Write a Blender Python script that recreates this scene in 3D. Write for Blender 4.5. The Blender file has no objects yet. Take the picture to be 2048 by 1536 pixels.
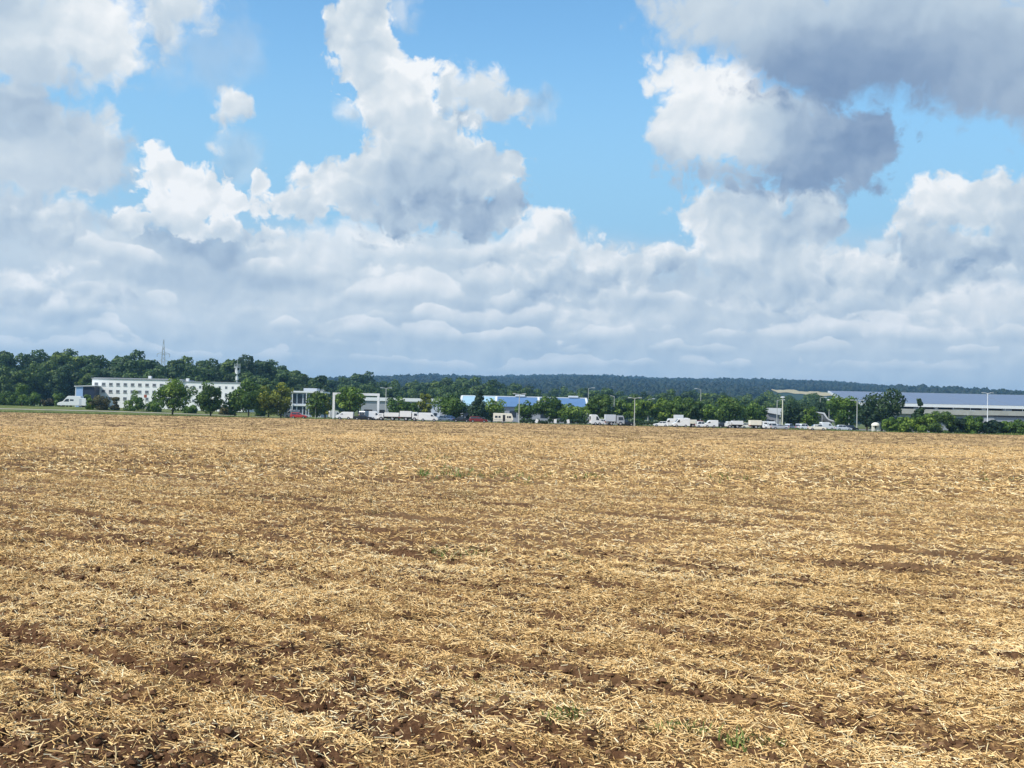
import bpy, math, random
import numpy as np
from mathutils import Vector, Matrix
R = math.radians
SC = bpy.context.scene
COL = SC.collection
rnd = random.Random(7)
rng = np.random.default_rng(11)

# ------------------------------------------------------------------ camera
FPX = 2200.0                       # focal length in photograph pixels (2048 wide)
EYE = 1.65
PITCH, ROLL = math.atan(65 / FPX), math.atan(0.0215)
_f = Vector((0, math.cos(PITCH), math.sin(PITCH)))
_u0 = Vector((0, -math.sin(PITCH), math.cos(PITCH)))
_r0 = Vector((1, 0, 0))
CUP = _u0 * math.cos(ROLL) - _r0 * math.sin(ROLL)
CRT = _r0 * math.cos(ROLL) + _u0 * math.sin(ROLL)
cam_d = bpy.data.cameras.new('camera')
cam = bpy.data.objects.new('camera', cam_d)
COL.objects.link(cam)
cam.matrix_world = Matrix(((CRT.x, CUP.x, -_f.x, 0), (CRT.y, CUP.y, -_f.y, 0), (CRT.z, CUP.z, -_f.z, EYE), (0, 0, 0, 1)))
cam_d.sensor_width = 36
cam_d.lens = 36 * FPX / 2048
cam_d.clip_start, cam_d.clip_end = 0.1, 60000
SC.camera = cam
SC.view_settings.view_transform = 'Standard'
SC.view_settings.look = 'None'
SC.view_settings.exposure = 0
SC.view_settings.gamma = 1

def ray(px, py):
    return _f + CRT * ((px - 1024) / FPX) - CUP * ((py - 768) / FPX)
def at(px, py, Y):
    d = ray(px, py)
    return Vector((d.x / d.y * Y, Y, EYE + d.z / d.y * Y))
def xat(px, Y, py=830):
    return at(px, py, Y).x
def zat(px, py, Y):
    return at(px, py, Y).z
def azel(px, py):
    d = ray(px, py).normalized()
    return math.degrees(math.atan2(d.x, d.y)), math.degrees(math.asin(d.z))

# ------------------------------------------------------------------ node helper
NT = None
class E:
    def __init__(s, sock): s.s = sock
    def __add__(a, b): return M('ADD', a, b)
    __radd__ = __add__
    def __sub__(a, b): return M('SUBTRACT', a, b)
    def __rsub__(a, b): return M('SUBTRACT', b, a)
    def __mul__(a, b): return M('MULTIPLY', a, b)
    __rmul__ = __mul__
    def __truediv__(a, b): return M('DIVIDE', a, b)
    def __rtruediv__(a, b): return M('DIVIDE', b, a)
def put(sock, v):
    if isinstance(v, E): NT.links.new(v.s, sock)
    elif hasattr(sock, 'default_value'):
        if sock.type == 'RGBA' and len(v) == 3: v = (*v, 1)
        sock.default_value = v
def N(kind, **kw):
    n = NT.nodes.new(kind)
    for k, v in kw.items(): setattr(n, k, v)
    return n
def M(op, *a, clamp=False):
    n = N('ShaderNodeMath', operation=op, use_clamp=clamp)
    for i, v in enumerate(a): put(n.inputs[i], v)
    return E(n.outputs[0])
def VM(op, *a, out=0):
    n = N('ShaderNodeVectorMath', operation=op)
    for i, v in enumerate(a): put(n.inputs[i], v)
    return E(n.outputs[out])
def COMB(x, y, z=0.0):
    n = N('ShaderNodeCombineXYZ')
    for i, v in enumerate((x, y, z)): put(n.inputs[i], v)
    return E(n.outputs[0])
def SEP(v):
    n = N('ShaderNodeSeparateXYZ'); put(n.inputs[0], v)
    return [E(o) for o in n.outputs]
def SS(v, a, b, to0=0.0, to1=1.0):
    n = N('ShaderNodeMapRange', interpolation_type='SMOOTHSTEP')
    for i, w in enumerate((v, a, b, to0, to1)): put(n.inputs[i], w)
    return E(n.outputs[0])
def LIN(v, a, b, to0=0.0, to1=1.0):
    n = N('ShaderNodeMapRange', clamp=True)
    for i, w in enumerate((v, a, b, to0, to1)): put(n.inputs[i], w)
    return E(n.outputs[0])
def MIX(f, a, b, mode='MIX'):
    n = N('ShaderNodeMix', data_type='RGBA', blend_type=mode)
    put(n.inputs[0], f); put(n.inputs[6], a); put(n.inputs[7], b)
    return E(n.outputs[2])
def NOISE(vec, scale, detail=4, rough=0.5, lac=2.0, dist=0.0, dim='3D', color=False, typ='FBM'):
    n = N('ShaderNodeTexNoise', noise_dimensions=dim, noise_type=typ)
    put(n.inputs['Vector'], vec)
    n.inputs['Scale'].default_value = scale; n.inputs['Detail'].default_value = detail
    n.inputs['Roughness'].default_value = rough; n.inputs['Lacunarity'].default_value = lac
    n.inputs['Distortion'].default_value = dist
    return E(n.outputs[1 if color else 0])
def VOR(vec, scale, detail=0, rough=0.5, feature='F1', dim='3D', smooth=0.3, out=0):
    n = N('ShaderNodeTexVoronoi', voronoi_dimensions=dim, feature=feature)
    put(n.inputs['Vector'], vec)
    n.inputs['Scale'].default_value = scale
    if 'Detail' in n.inputs: n.inputs['Detail'].default_value = detail; n.inputs['Roughness'].default_value = rough
    if feature == 'SMOOTH_F1': n.inputs['Smoothness'].default_value = smooth
    return E(n.outputs[out])
def RAMP(f, stops, interp='LINEAR'):
    n = N('ShaderNodeValToRGB'); cr = n.color_ramp; cr.interpolation = interp
    while len(cr.elements) < len(stops): cr.elements.new(0.5)
    for e, (p, c) in zip(cr.elements, stops): e.position = p; e.color = (*c, 1)
    put(n.inputs[0], f)
    return E(n.outputs[0])
def lin(r, g, b):
    return tuple(((c / 255 + 0.055) / 1.055) ** 2.4 if c > 10 else c / 255 / 12.92 for c in (r, g, b))
# ------------------------------------------------------------------ sun and sky
SUN_AZ, SUN_EL = R(-122), R(47)     # measured from the viewing direction: to the left and behind
sun_d = bpy.data.lights.new('sun', 'SUN')
sun_d.energy, sun_d.angle, sun_d.color = 5.0, R(0.5), (1.0, 0.95, 0.87)
sun = bpy.data.objects.new('sun', sun_d); COL.objects.link(sun)
SUNV = Vector((math.sin(SUN_AZ) * math.cos(SUN_EL), math.cos(SUN_AZ) * math.cos(SUN_EL), math.sin(SUN_EL)))
sun.rotation_euler = SUNV.to_track_quat('Z', 'Y').to_euler()

world = bpy.data.worlds.new('World'); SC.world = world; world.use_nodes = True
NT = world.node_tree; NT.nodes.clear()
w_out = N('ShaderNodeOutputWorld'); w_bg = N('ShaderNodeBackground')
STR = 0.1
w_bg.inputs[1].default_value = STR
skyt = N('ShaderNodeTexSky', sky_type='NISHITA', sun_disc=False)
skyt.sun_elevation, skyt.sun_rotation = SUN_EL, SUN_AZ
skyt.air_density, skyt.dust_density, skyt.ozone_density = 1.0, 0.5, 2.0
def scale_col(c, k):
    v = VM('SCALE', c, (0, 0, 0)); v.s.node.inputs[3].default_value = k
    return v
SKY = scale_col(MIX(1.0, E(skyt.outputs[0]), (1.42, 2.02, 2.12), 'MULTIPLY'), STR)
CLEAR = SKY
DIRV = E(N('ShaderNodeTexCoord').outputs['Generated'])
_x, _y, _z = SEP(DIRV)
AZ = M('ARCTAN2', _x, _y) * 57.29578
EL = M('ARCSINE', _z) * 57.29578
P0 = COMB(AZ, EL, 0.0)
P1 = VM('ADD', P0, VM('MULTIPLY_ADD', NOISE(P0, 0.33, 3, 0.5, color=True), (1.7, 1.7, 0), (-0.85, -0.85, 0)))
P2 = VM('ADD', P1, VM('MULTIPLY_ADD', NOISE(P0, 1.6, 3, 0.55, color=True), (0.6, 0.6, 0), (-0.3, -0.3, 0)))
def billow(v):
    a = VOR(v, 0.62, 3.6, 0.56, 'SMOOTH_F1', '2D', 0.36)
    b = NOISE(v, 1.0, 5, 0.55, dim='2D')
    return (1.0 - a) * 0.62 + b * 0.5
B0 = billow(P2)
def smooth_billow(v):
    return (1.0 - VOR(v, 0.55, 1.6, 0.5, 'SMOOTH_F1', '2D', 0.6)) * 0.62 + NOISE(v, 0.8, 3, 0.5, dim='2D') * 0.5
REL = smooth_billow(P2) - smooth_billow(VM('ADD', P2, (-0.32, 0.46, 0)))     # relief, lit from the upper left
SOFT = NOISE(P1, 0.22, 4, 0.55, dim='2D')
def tone(b):
    return RAMP(b, [(0.0, lin(106, 134, 173)), (0.25, lin(142, 165, 194)), (0.5, lin(184, 202, 219)), (0.72, lin(212, 224, 233)), (0.88, lin(234, 240, 244)), (1.0, lin(251, 253, 254))])
SKY = MIX(SS(EL, 22.0, 8.0) * 0.95, SKY, lin(156, 204, 236))     # the lower air is paler
DEG = 57.29578 / FPX
def layer(shape, tint, edge=0.35, namp=1.6, relk=0.9, opac=1.0, rim=0.22, bias=0.30):
    """shape: ellipses (px, py, rx, ry) that make the outline; tint: (px, py, rx, ry, brightness) that colour it"""
    global SKY
    F = None
    for (px, py, rx, ry) in shape:
        a, e = azel(px, py); rx *= DEG; ry *= DEG
        q = VM('MULTIPLY_ADD', P1, (1 / rx, 1 / ry, 0), (-a / rx, -e / ry, 0))
        f = M('MULTIPLY_ADD', VM('LENGTH', q, out=1), -min(rx, ry), min(rx, ry))
        F = f if F is None else M('SMOOTH_MAX', F, f, 0.5)
    F = F + M('MULTIPLY_ADD', B0, namp, -namp * 0.62 + bias)
    alpha = SS(F, -edge, edge) if opac == 1.0 else SS(F, -edge, edge, 0.0, opac)
    sw, sb = None, None
    for (px, py, rx, ry, b) in tint:
        a, e = azel(px, py); rx *= DEG; ry *= DEG
        q = VM('MULTIPLY_ADD', P2, (1 / rx, 1 / ry, 0), (-a / rx, -e / ry, 0))
        wgt = M('POWER', 2.71828, VM('DOT_PRODUCT', q, q, out=1) * -0.9)
        sw = wgt + 0.0008 if sw is None else sw + wgt
        sb = M('MULTIPLY_ADD', wgt, b, 0.0008 * b) if sb is None else M('MULTIPLY_ADD', wgt, b, sb)
    br = sb / sw + REL * (relk * 0.42)
    if rim: br = br + SS(F, 0.9, 0.0, 0.0, rim) * (REL * 1.6 + 0.30)
    br = br + (SOFT - 0.5) * 0.12
    SKY = MIX(alpha, SKY, tone(br))

# --- the far deck: rows of cloud that close up towards the horizon
EL1 = EL + (NOISE(P0, 0.10, 2, 0.5, dim='2D') - 0.5) * 2.0
def puffs(s, seed, an=1.6):
    v = VM('MULTIPLY_ADD', P2, (s, s * an, 0), (seed * 3.7, seed * 1.3, 0))
    return (1.0 - VOR(v, 1.0, 2.0, 0.5, 'SMOOTH_F1', '2D', 0.5)) * 0.7 + NOISE(v, 0.4, 3, 0.5, dim='2D') * 1.1
def sheet(top, soft, t0, t1, opac, wob=4.0, seed=0.0):
    """a closed sheet of cloud below elevation `top`, brightness t0..t1"""
    global SKY
    n = NOISE(VM('MULTIPLY_ADD', P1, (0.07, 0.22, 0), (seed, seed * 2, 0)), 1.0, 4, 0.55, dim='2D')
    e = EL + (n - 0.5) * (-wob)
    al = SS(e, top + soft, top - soft, 0.0, opac)
    SKY = MIX(al, SKY, tone(LIN(n, 0.3, 0.7, t0, t1)))
def row(e0, th, s, seed, cov, br, opac=0.9):
    """a row of heaped cloud based at elevation e0, th degrees tall"""
    global SKY
    bl = puffs(s, seed)
    t = (EL1 - e0) / th
    gate = NOISE(VM('MULTIPLY_ADD', P0, (0.10, 0.05, 0), (seed * 5.1, seed * 2.3, 0)), 1.0, 3, 0.6, dim='2D')
    body = bl + M('MULTIPLY_ADD', gate, 1.7, cov - 0.75 - 0.85) - M('MAXIMUM', t * 0.5, t * -0.8)
    al = SS(body, 0.0, SS(t, -0.4, 0.5, 0.55, 0.15), 0.0, opac)
    SKY = MIX(al, SKY, tone(SS(t, -0.5, 0.75, -0.20, 0.20) + br + REL * 0.30))

sheet(8.6, 2.0, 0.56, 0.72, 0.93, 4.0, 2.0)
layer([(1024, 830, 1700, 230), (120, 580, 300, 44), (430, 540, 330, 90), (800, 540, 330, 100), (1150, 590, 300, 60), (1500, 610, 320, 60), (1850, 610, 260, 70), (300, 490, 160, 50)],
      [(180, 512, 60, 26, 0.83), (300, 540, 120, 30, 0.57), (440, 492, 80, 22, 0.35), (560, 492, 60, 22, 0.86), (640, 515, 70, 26, 0.86), (745, 482, 60, 14, 0.95), (700, 530, 60, 18, 0.63), (760, 545, 70, 16, 0.89), (480, 568, 160, 18, 0.44), (860, 510, 90, 26, 0.73),
       (940, 560, 100, 30, 0.67), (600, 600, 200, 24, 0.73), (1100, 575, 90, 22, 0.60), (1350, 590, 120, 26, 0.54), (1200, 640, 90, 24, 0.86), (1530, 610, 160, 30, 0.67), (1620, 580, 100, 18, 0.79), (1870, 600, 60, 24, 0.99), (1900, 640, 90, 24, 0.79), (1780, 620, 80, 30, 0.54),
       (60, 620, 120, 30, 0.73), (240, 600, 60, 22, 0.95), (880, 620, 140, 26, 0.60), (1030, 640, 80, 26, 0.47), (300, 640, 160, 26, 0.67), (1440, 660, 120, 26, 0.63), (400, 700, 400, 30, 0.63), (1000, 700, 300, 26, 0.57), (1700, 700, 400, 26, 0.67), (1024, 760, 1200, 24, 0.67)], edge=0.6, namp=1.5, relk=0.65, rim=0.08, opac=0.9)
row(8.3, 1.4, 0.20, 1.0, 0.14, 0.75, 0.70)
row(7.2, 1.2, 0.22, 2.0, 0.20, 0.74, 0.80)
row(6.2, 1.0, 0.24, 3.0, 0.24, 0.74, 0.80)
row(5.2, 0.85, 0.27, 5.0, 0.26, 0.74, 0.80)
row(4.3, 0.7, 0.31, 7.0, 0.26, 0.74, 0.80)
row(3.5, 0.6, 0.36, 9.0, 0.26, 0.73, 0.80)
row(2.7, 0.5, 0.42, 11.0, 0.24, 0.72, 0.70)
SKY = MIX(SS(EL, 6.0, 0.5) * 0.42, SKY, lin(180, 210, 232))
for px, py, rx, ry, b in ((745, 478, 56, 12, 0.95), (760, 540, 60, 14, 0.90), (115, 545, 40, 20, 0.95), (40, 560, 44, 22, 0.92), (228, 596, 34, 20, 0.96), (1168, 636, 70, 22, 0.86), (1870, 598, 40, 22, 0.97), (1905, 640, 80, 20, 0.84), (1540, 610, 130, 26, 0.82), (560, 490, 60, 22, 0.86), (1190, 490, 44, 18, 0.95), (640, 655, 90, 16, 0.78), (1770, 660, 50, 16, 0.82)):
    layer([(px, py, rx, ry), (px + rx * 0.4, py - ry * 0.4, rx * 0.45, ry * 0.7)], [(px, py - ry * 0.3, rx, ry * 0.6, b), (px, py + ry * 0.9, rx, ry * 0.5, 0.62)], edge=0.24, namp=1.2, relk=0.7, opac=0.85, rim=0.1, bias=0.12)
# small and faint ones against the blue
layer([(470, 212, 40, 32), (452, 228, 28, 18), (498, 222, 26, 16)], [(470, 205, 60, 40, 0.80), (470, 240, 60, 25, 0.66)], edge=0.30, namp=1.2, relk=0.5)
layer([(480, 90, 35, 55), (420, 120, 45, 60), (330, 90, 40, 60)], [(450, 100, 80, 80, 0.55)], edge=0.9, namp=1.2, opac=0.4, relk=0.3)
layer([(372, 15, 62, 42), (325, 40, 40, 60)], [(380, 10, 60, 50, 0.76), (330, 60, 60, 60, 0.60)], edge=0.5, namp=1.3, relk=0.4)
layer([(806, 20, 22, 30)], [(806, 20, 30, 30, 0.66)], edge=0.5, namp=1.0, opac=0.6)
layer([(700, 236, 18, 14)], [(700, 236, 30, 30, 0.75)], edge=0.4, namp=0.8, opac=0.8)
layer([(475, 315, 46, 46)], [(480, 330, 60, 60, 0.55)], edge=0.7, namp=1.2, opac=0.45)
layer([(425, 298, 14, 8)], [(425, 298, 25, 20, 0.85)], edge=0.25, namp=0.6, bias=0.1)
# right lobe of the tower, behind it
layer([(900, 190, 45, 50), (965, 180, 55, 48), (1000, 215, 50, 40), (930, 240, 70, 30)],
      [(960, 180, 55, 38, 0.84), (900, 160, 40, 40, 0.66), (900, 235, 60, 26, 0.42), (1010, 225, 60, 30, 0.55)], edge=0.42, namp=1.5, relk=0.6)
layer([(1065, 205, 34, 18)], [(1060, 205, 40, 20, 0.58)], edge=0.5, namp=1.0, opac=0.6)
# right hand masses low down, far ones first
layer([(1420, 420, 80, 42), (1500, 470, 150, 90), (1610, 450, 66, 80), (1560, 540, 160, 70), (1340, 520, 110, 45), (1640, 520, 60, 40)],
      [(1400, 405, 60, 30, 0.84), (1500, 430, 70, 40, 0.58), (1470, 490, 45, 35, 0.82), (1590, 460, 60, 60, 0.56), (1560, 520, 80, 30, 0.72), (1330, 490, 80, 26, 0.86), (1350, 550, 110, 22, 0.48), (1500, 570, 140, 30, 0.54)], edge=0.35, namp=1.6, relk=0.9)
layer([(1780, 535, 95, 40), (1700, 550, 60, 30), (1860, 560, 110, 40)],
      [(1770, 515, 60, 25, 0.84), (1700, 540, 50, 20, 0.74), (1850, 560, 120, 30, 0.52)], edge=0.35, namp=1.4, relk=0.8)
layer([(1880, 425, 80, 66), (1960, 415, 85, 66), (2050, 440, 90, 85), (1840, 470, 60, 50), (1950, 490, 150, 45)],
      [(1880, 385, 70, 36, 0.90), (1960, 375, 60, 30, 0.86), (2040, 390, 60, 50, 0.66), (1860, 460, 70, 30, 0.68), (1940, 505, 170, 35, 0.44), (2020, 460, 60, 40, 0.56)], edge=0.32, namp=1.6, relk=0.9)
# big dark cloud overhead on the right and the bright one below it
layer([(1350, 145, 60, 46), (1440, 190, 105, 80), (1390, 255, 100, 90), (1540, 260, 130, 95), (1650, 300, 150, 95), (1740, 270, 70, 55), (1560, 340, 190, 40), (1680, 370, 60, 30)],
      [(1350, 140, 60, 50, 0.95), (1430, 190, 80, 60, 0.96), (1470, 150, 50, 30, 0.95), (1390, 260, 80, 50, 0.86), (1480, 290, 60, 40, 0.80), (1340, 320, 70, 40, 0.52), (1420, 350, 110, 26, 0.36),
       (1580, 230, 60, 30, 0.52), (1600, 310, 90, 60, 0.30), (1720, 290, 90, 70, 0.20), (1650, 370, 90, 40, 0.27)], edge=0.40, namp=1.7, relk=0.55, rim=0.0)
layer([(1420, 10, 130, 70), (1560, 40, 170, 100), (1700, 80, 210, 115), (1850, 70, 200, 130), (1990, 110, 120, 110), (2080, 150, 80, 100), (1640, 160, 120, 44), (1420, 70, 90, 40)],
      [(1360, 30, 90, 60, 0.62), (1480, 10, 120, 60, 0.66), (1620, 10, 100, 40, 0.58), (1600, 110, 120, 60, 0.26), (1660, 160, 140, 50, 0.12), (1800, 150, 110, 60, 0.22), (1860, 40, 140, 60, 0.44), (1990, 10, 110, 30, 0.66), (1980, 130, 90, 80, 0.38), (1480, 100, 60, 40, 0.50)],
      edge=0.75, namp=1.8, relk=0.30, rim=0.0)
# the central tower
layer([(718, 45, 70, 80), (752, 130, 80, 80), (800, 200, 95, 90), (862, 150, 34, 38), (690, 120, 40, 20), (830, 270, 120, 70), (860, 330, 150, 90), (950, 350, 100, 80), (760, 360, 140, 70), (680, 380, 120, 60), (620, 400, 70, 55), (880, 420, 190, 55), (1010, 400, 50, 70)],
      [(700, 40, 60, 60, 0.72), (740, 120, 50, 50, 0.68), (790, 110, 50, 40, 0.88), (850, 150, 40, 30, 1.0), (800, 190, 70, 40, 0.86), (790, 260, 90, 50, 0.76), (940, 270, 70, 30, 0.74), (980, 320, 40, 40, 0.72), (720, 330, 70, 40, 0.76), (640, 370, 70, 45, 0.90), (600, 410, 60, 40, 0.76),
       (860, 320, 70, 40, 0.50), (830, 390, 110, 50, 0.44), (950, 420, 110, 40, 0.38), (760, 450, 150, 30, 0.46), (1030, 380, 30, 50, 0.58)], edge=0.24, namp=1.8, relk=0.9)
layer([(1095, 447, 48, 28), (1060, 470, 34, 20)], [(1095, 445, 60, 40, 1.0)], edge=0.22, namp=1.0, relk=0.6)
layer([(1130, 480, 60, 42), (1060, 520, 80, 46), (1190, 510, 60, 34), (1250, 525, 60, 28), (1130, 560, 160, 40)],
      [(1130, 470, 60, 40, 0.70), (1060, 500, 50, 34, 0.80), (1190, 500, 50, 26, 0.86), (1120, 560, 160, 30, 0.58)], edge=0.35, namp=1.4, relk=0.9)
# left side
layer([(60, 300, 120, 80), (200, 290, 66, 62), (130, 330, 130, 70), (30, 210, 70, 60), (100, 250, 90, 50), (40, 430, 140, 60)],
      [(215, 250, 40, 26, 0.80), (180, 300, 70, 50, 0.58), (60, 240, 80, 50, 0.47), (30, 320, 60, 40, 0.78), (170, 330, 40, 30, 0.68), (120, 370, 150, 30, 0.53), (40, 440, 120, 40, 0.54)], edge=0.55, namp=1.5, relk=0.5, rim=0.1)
layer([(20, 60, 130, 80), (170, 60, 110, 85), (190, 110, 80, 50), (60, 130, 120, 40), (270, 50, 30, 40)],
      [(150, 30, 80, 50, 0.90), (190, 80, 70, 50, 0.88), (40, 20, 90, 40, 0.52), (60, 90, 70, 30, 0.78), (120, 140, 120, 22, 0.58), (20, 150, 50, 20, 0.50)], edge=0.55, namp=1.4, relk=0.6, rim=0.12)
layer([(150, 420, 45, 34), (110, 440, 60, 30), (190, 440, 60, 24)], [(150, 405, 60, 30, 0.76), (130, 450, 100, 24, 0.58)], edge=0.4, namp=1.3, relk=0.7)
layer([(322, 345, 44, 50), (375, 350, 62, 48), (350, 410, 90, 60), (420, 400, 70, 40), (470, 395, 46, 34), (530, 365, 26, 34), (520, 410, 34, 34), (252, 420, 36, 20), (400, 445, 170, 34), (280, 440, 60, 24)],
      [(330, 340, 60, 50, 0.97), (390, 360, 60, 50, 0.95), (360, 410, 80, 40, 0.97), (460, 390, 60, 30, 0.88), (525, 370, 40, 50, 0.88), (250, 415, 50, 24, 0.94), (420, 450, 120, 24, 0.74), (280, 470, 120, 24, 0.62), (470, 480, 120, 20, 0.52)], edge=0.18, namp=1.6, relk=0.9)
layer([(30, 560, 40, 24), (90, 548, 40, 24), (60, 590, 90, 30), (190, 600, 60, 20)], [(60, 548, 80, 20, 0.84), (60, 590, 120, 26, 0.64)], edge=0.35, namp=1.2, relk=0.8, opac=0.85)
w_bg2 = N('ShaderNodeBackground')                  # the part of the sky in front carries the drawn clouds
put(w_bg.inputs[0], scale_col(SKY, 1.0 / STR)); w_bg2.inputs[1].default_value = STR
gen = SS(NOISE(DIRV, 3.0, 5, 0.55), 0.46, 0.60) * 0.85
rest = MIX(SS(EL, 14.0, 0.0) * 0.8, MIX(gen, CLEAR, lin(212, 220, 232)), lin(180, 203, 226))
put(w_bg2.inputs[0], scale_col(rest, 1.0 / STR))
w_mix = N('ShaderNodeMixShader')
put(w_mix.inputs[0], M('MAXIMUM', SS(M('ABSOLUTE', AZ), 34, 42), M('MAXIMUM', SS(EL, 26, 32), SS(EL, -1.5, -3.0))))
NT.links.new(w_bg.outputs[0], w_mix.inputs[1]); NT.links.new(w_bg2.outputs[0], w_mix.inputs[2]); NT.links.new(w_mix.outputs[0], w_out.inputs[0])
world.cycles.sampling_method = 'NONE'
# ------------------------------------------------------------------ terrain functions
def vnoise(x, y, seed=0):
    x = np.asarray(x, float); y = np.asarray(y, float)
    xi = np.floor(x).astype(np.int64); yi = np.floor(y).astype(np.int64)
    fx, fy = x - xi, y - yi
    fx = fx * fx * (3 - 2 * fx); fy = fy * fy * (3 - 2 * fy)
    def h(a, b):
        n = (a * 374761393 + b * 668265263 + seed * 974711 + 1013904223) & 0xffffffff
        n = np.asarray(n, np.uint64); n = ((n ^ (n >> np.uint64(13))) * np.uint64(1274126177)) & np.uint64(0xffffffff)
        n = ((n ^ (n >> np.uint64(16))) * np.uint64(2246822519)) & np.uint64(0xffffffff)
        return ((n ^ (n >> np.uint64(15))) & np.uint64(0xffffff)) / 16777215.0
    return (h(xi, yi) * (1 - fx) + h(xi + 1, yi) * fx) * (1 - fy) + (h(xi, yi + 1) * (1 - fx) + h(xi + 1, yi + 1) * fx) * fy
def fbm(x, y, octs=4, seed=0, gain=0.5):
    s, a, t = 0, 1.0, 0
    for o in range(octs):
        s = s + a * vnoise(x * 2 ** o + 17.3 * o, y * 2 ** o - 9.1 * o, seed + o); t += a; a *= gain
    return s / t
def sst(a, b, v):
    t = np.clip((np.asarray(v, float) - a) / (b - a), 0, 1)
    return t * t * (3 - 2 * t)
def field_edge(x):
    return 272 - 38 * sst(0, 120, x)
RIDGE_PX = [(-900, 772), (0, 772), (600, 762), (760, 756), (860, 754), (1000, 754), (1100, 751), (1180, 752), (1300, 757), (1500, 760), (1640, 762), (1750, 769), (1850, 778), (1990, 783), (2300, 800), (3000, 820)]
RIDGE_Y = 4200.0
_rx = np.array([at(p, q, RIDGE_Y).x for p, q in RIDGE_PX]); _rz = np.array([at(p, q, RIDGE_Y).z for p, q in RIDGE_PX]) - 13
def ground_z(x, y):
    x = np.asarray(x, float); y = np.asarray(y, float)
    bank = 1.75 * sst(270, 330, y) * sst(-45, -120, x)
    sc = RIDGE_Y / np.maximum(y, 1500)
    top = np.interp(x * np.clip(sc, 0.6, 1.4), _rx, _rz)
    up = np.clip((y - 1000) / 3200, 0, 1); up = up * (1.25 - 0.25 * up)
    hill = top * up * (1 - 0.35 * sst(4300, 6500, y)) * (y > 1000)
    hill = hill + (fbm(x / 300, y / 300, 3, 5) - 0.5) * 14 * sst(1300, 2600, y)
    return bank + hill

# ------------------------------------------------------------------ mesh helpers
def link(o, parent=None):
    COL.objects.link(o)
    if parent is not None: o.parent = parent
    return o
def np_mesh(name, verts, faces, mat=None, smooth=False, mats=None, midx=None):
    """verts (n,3); faces: (m,k) array or list of arrays"""
    me = bpy.data.meshes.new(name)
    if isinstance(faces, np.ndarray): faces = [faces]
    me.vertices.add(len(verts)); me.vertices.foreach_set('co', np.asarray(verts, np.float32).ravel())
    li = np.concatenate([f.ravel() for f in faces]).astype(np.int32)
    tot = np.concatenate([np.full(len(f), f.shape[1], np.int32) for f in faces])
    st = np.concatenate([[0], np.cumsum(tot)[:-1]]).astype(np.int32)
    me.loops.add(len(li)); me.loops.foreach_set('vertex_index', li)
    me.polygons.add(len(tot)); me.polygons.foreach_set('loop_start', st); me.polygons.foreach_set('loop_total', tot)
    if midx is not None: me.polygons.foreach_set('material_index', np.asarray(midx, np.int32))
    me.polygons.foreach_set('use_smooth', np.full(len(tot), smooth))
    me.update(calc_edges=True)
    for m in (mats or [mat]):
        if m: me.materials.append(m)
    return me
def attr(me, name, vals):
    a = me.attributes.new(name, 'FLOAT', 'POINT'); a.data.foreach_set('value', np.asarray(vals, np.float32))
def grid_faces(nr, nc):
    i = np.arange(nr - 1)[:, None] * nc + np.arange(nc - 1)[None, :]
    return np.stack([i, i + 1, i + nc + 1, i + nc], -1).reshape(-1, 4)
def material(name, rough=0.9, spec=0.2):
    global NT
    m = bpy.data.materials.new(name); m.use_nodes = True
    NT = m.node_tree; NT.nodes.clear()
    o = N('ShaderNodeOutputMaterial'); b = N('ShaderNodeBsdfPrincipled')
    NT.links.new(b.outputs[0], o.inputs[0])
    b.inputs['Roughness'].default_value = rough; b.inputs['Specular IOR Level'].default_value = spec
    return m, b
def BUMP(h, strength, dist, bsdf):
    n = N('ShaderNodeBump'); n.inputs['Strength'].default_value = strength; n.inputs['Distance'].default_value = dist
    put(n.inputs['Height'], h); NT.links.new(n.outputs[0], bsdf.inputs['Normal'])
def OBJC():
    return E(N('ShaderNodeTexCoord').outputs['Object'])
def ATT(name, out='Fac'):
    n = N('ShaderNodeAttribute', attribute_name=name); return E(n.outputs[out])

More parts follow.
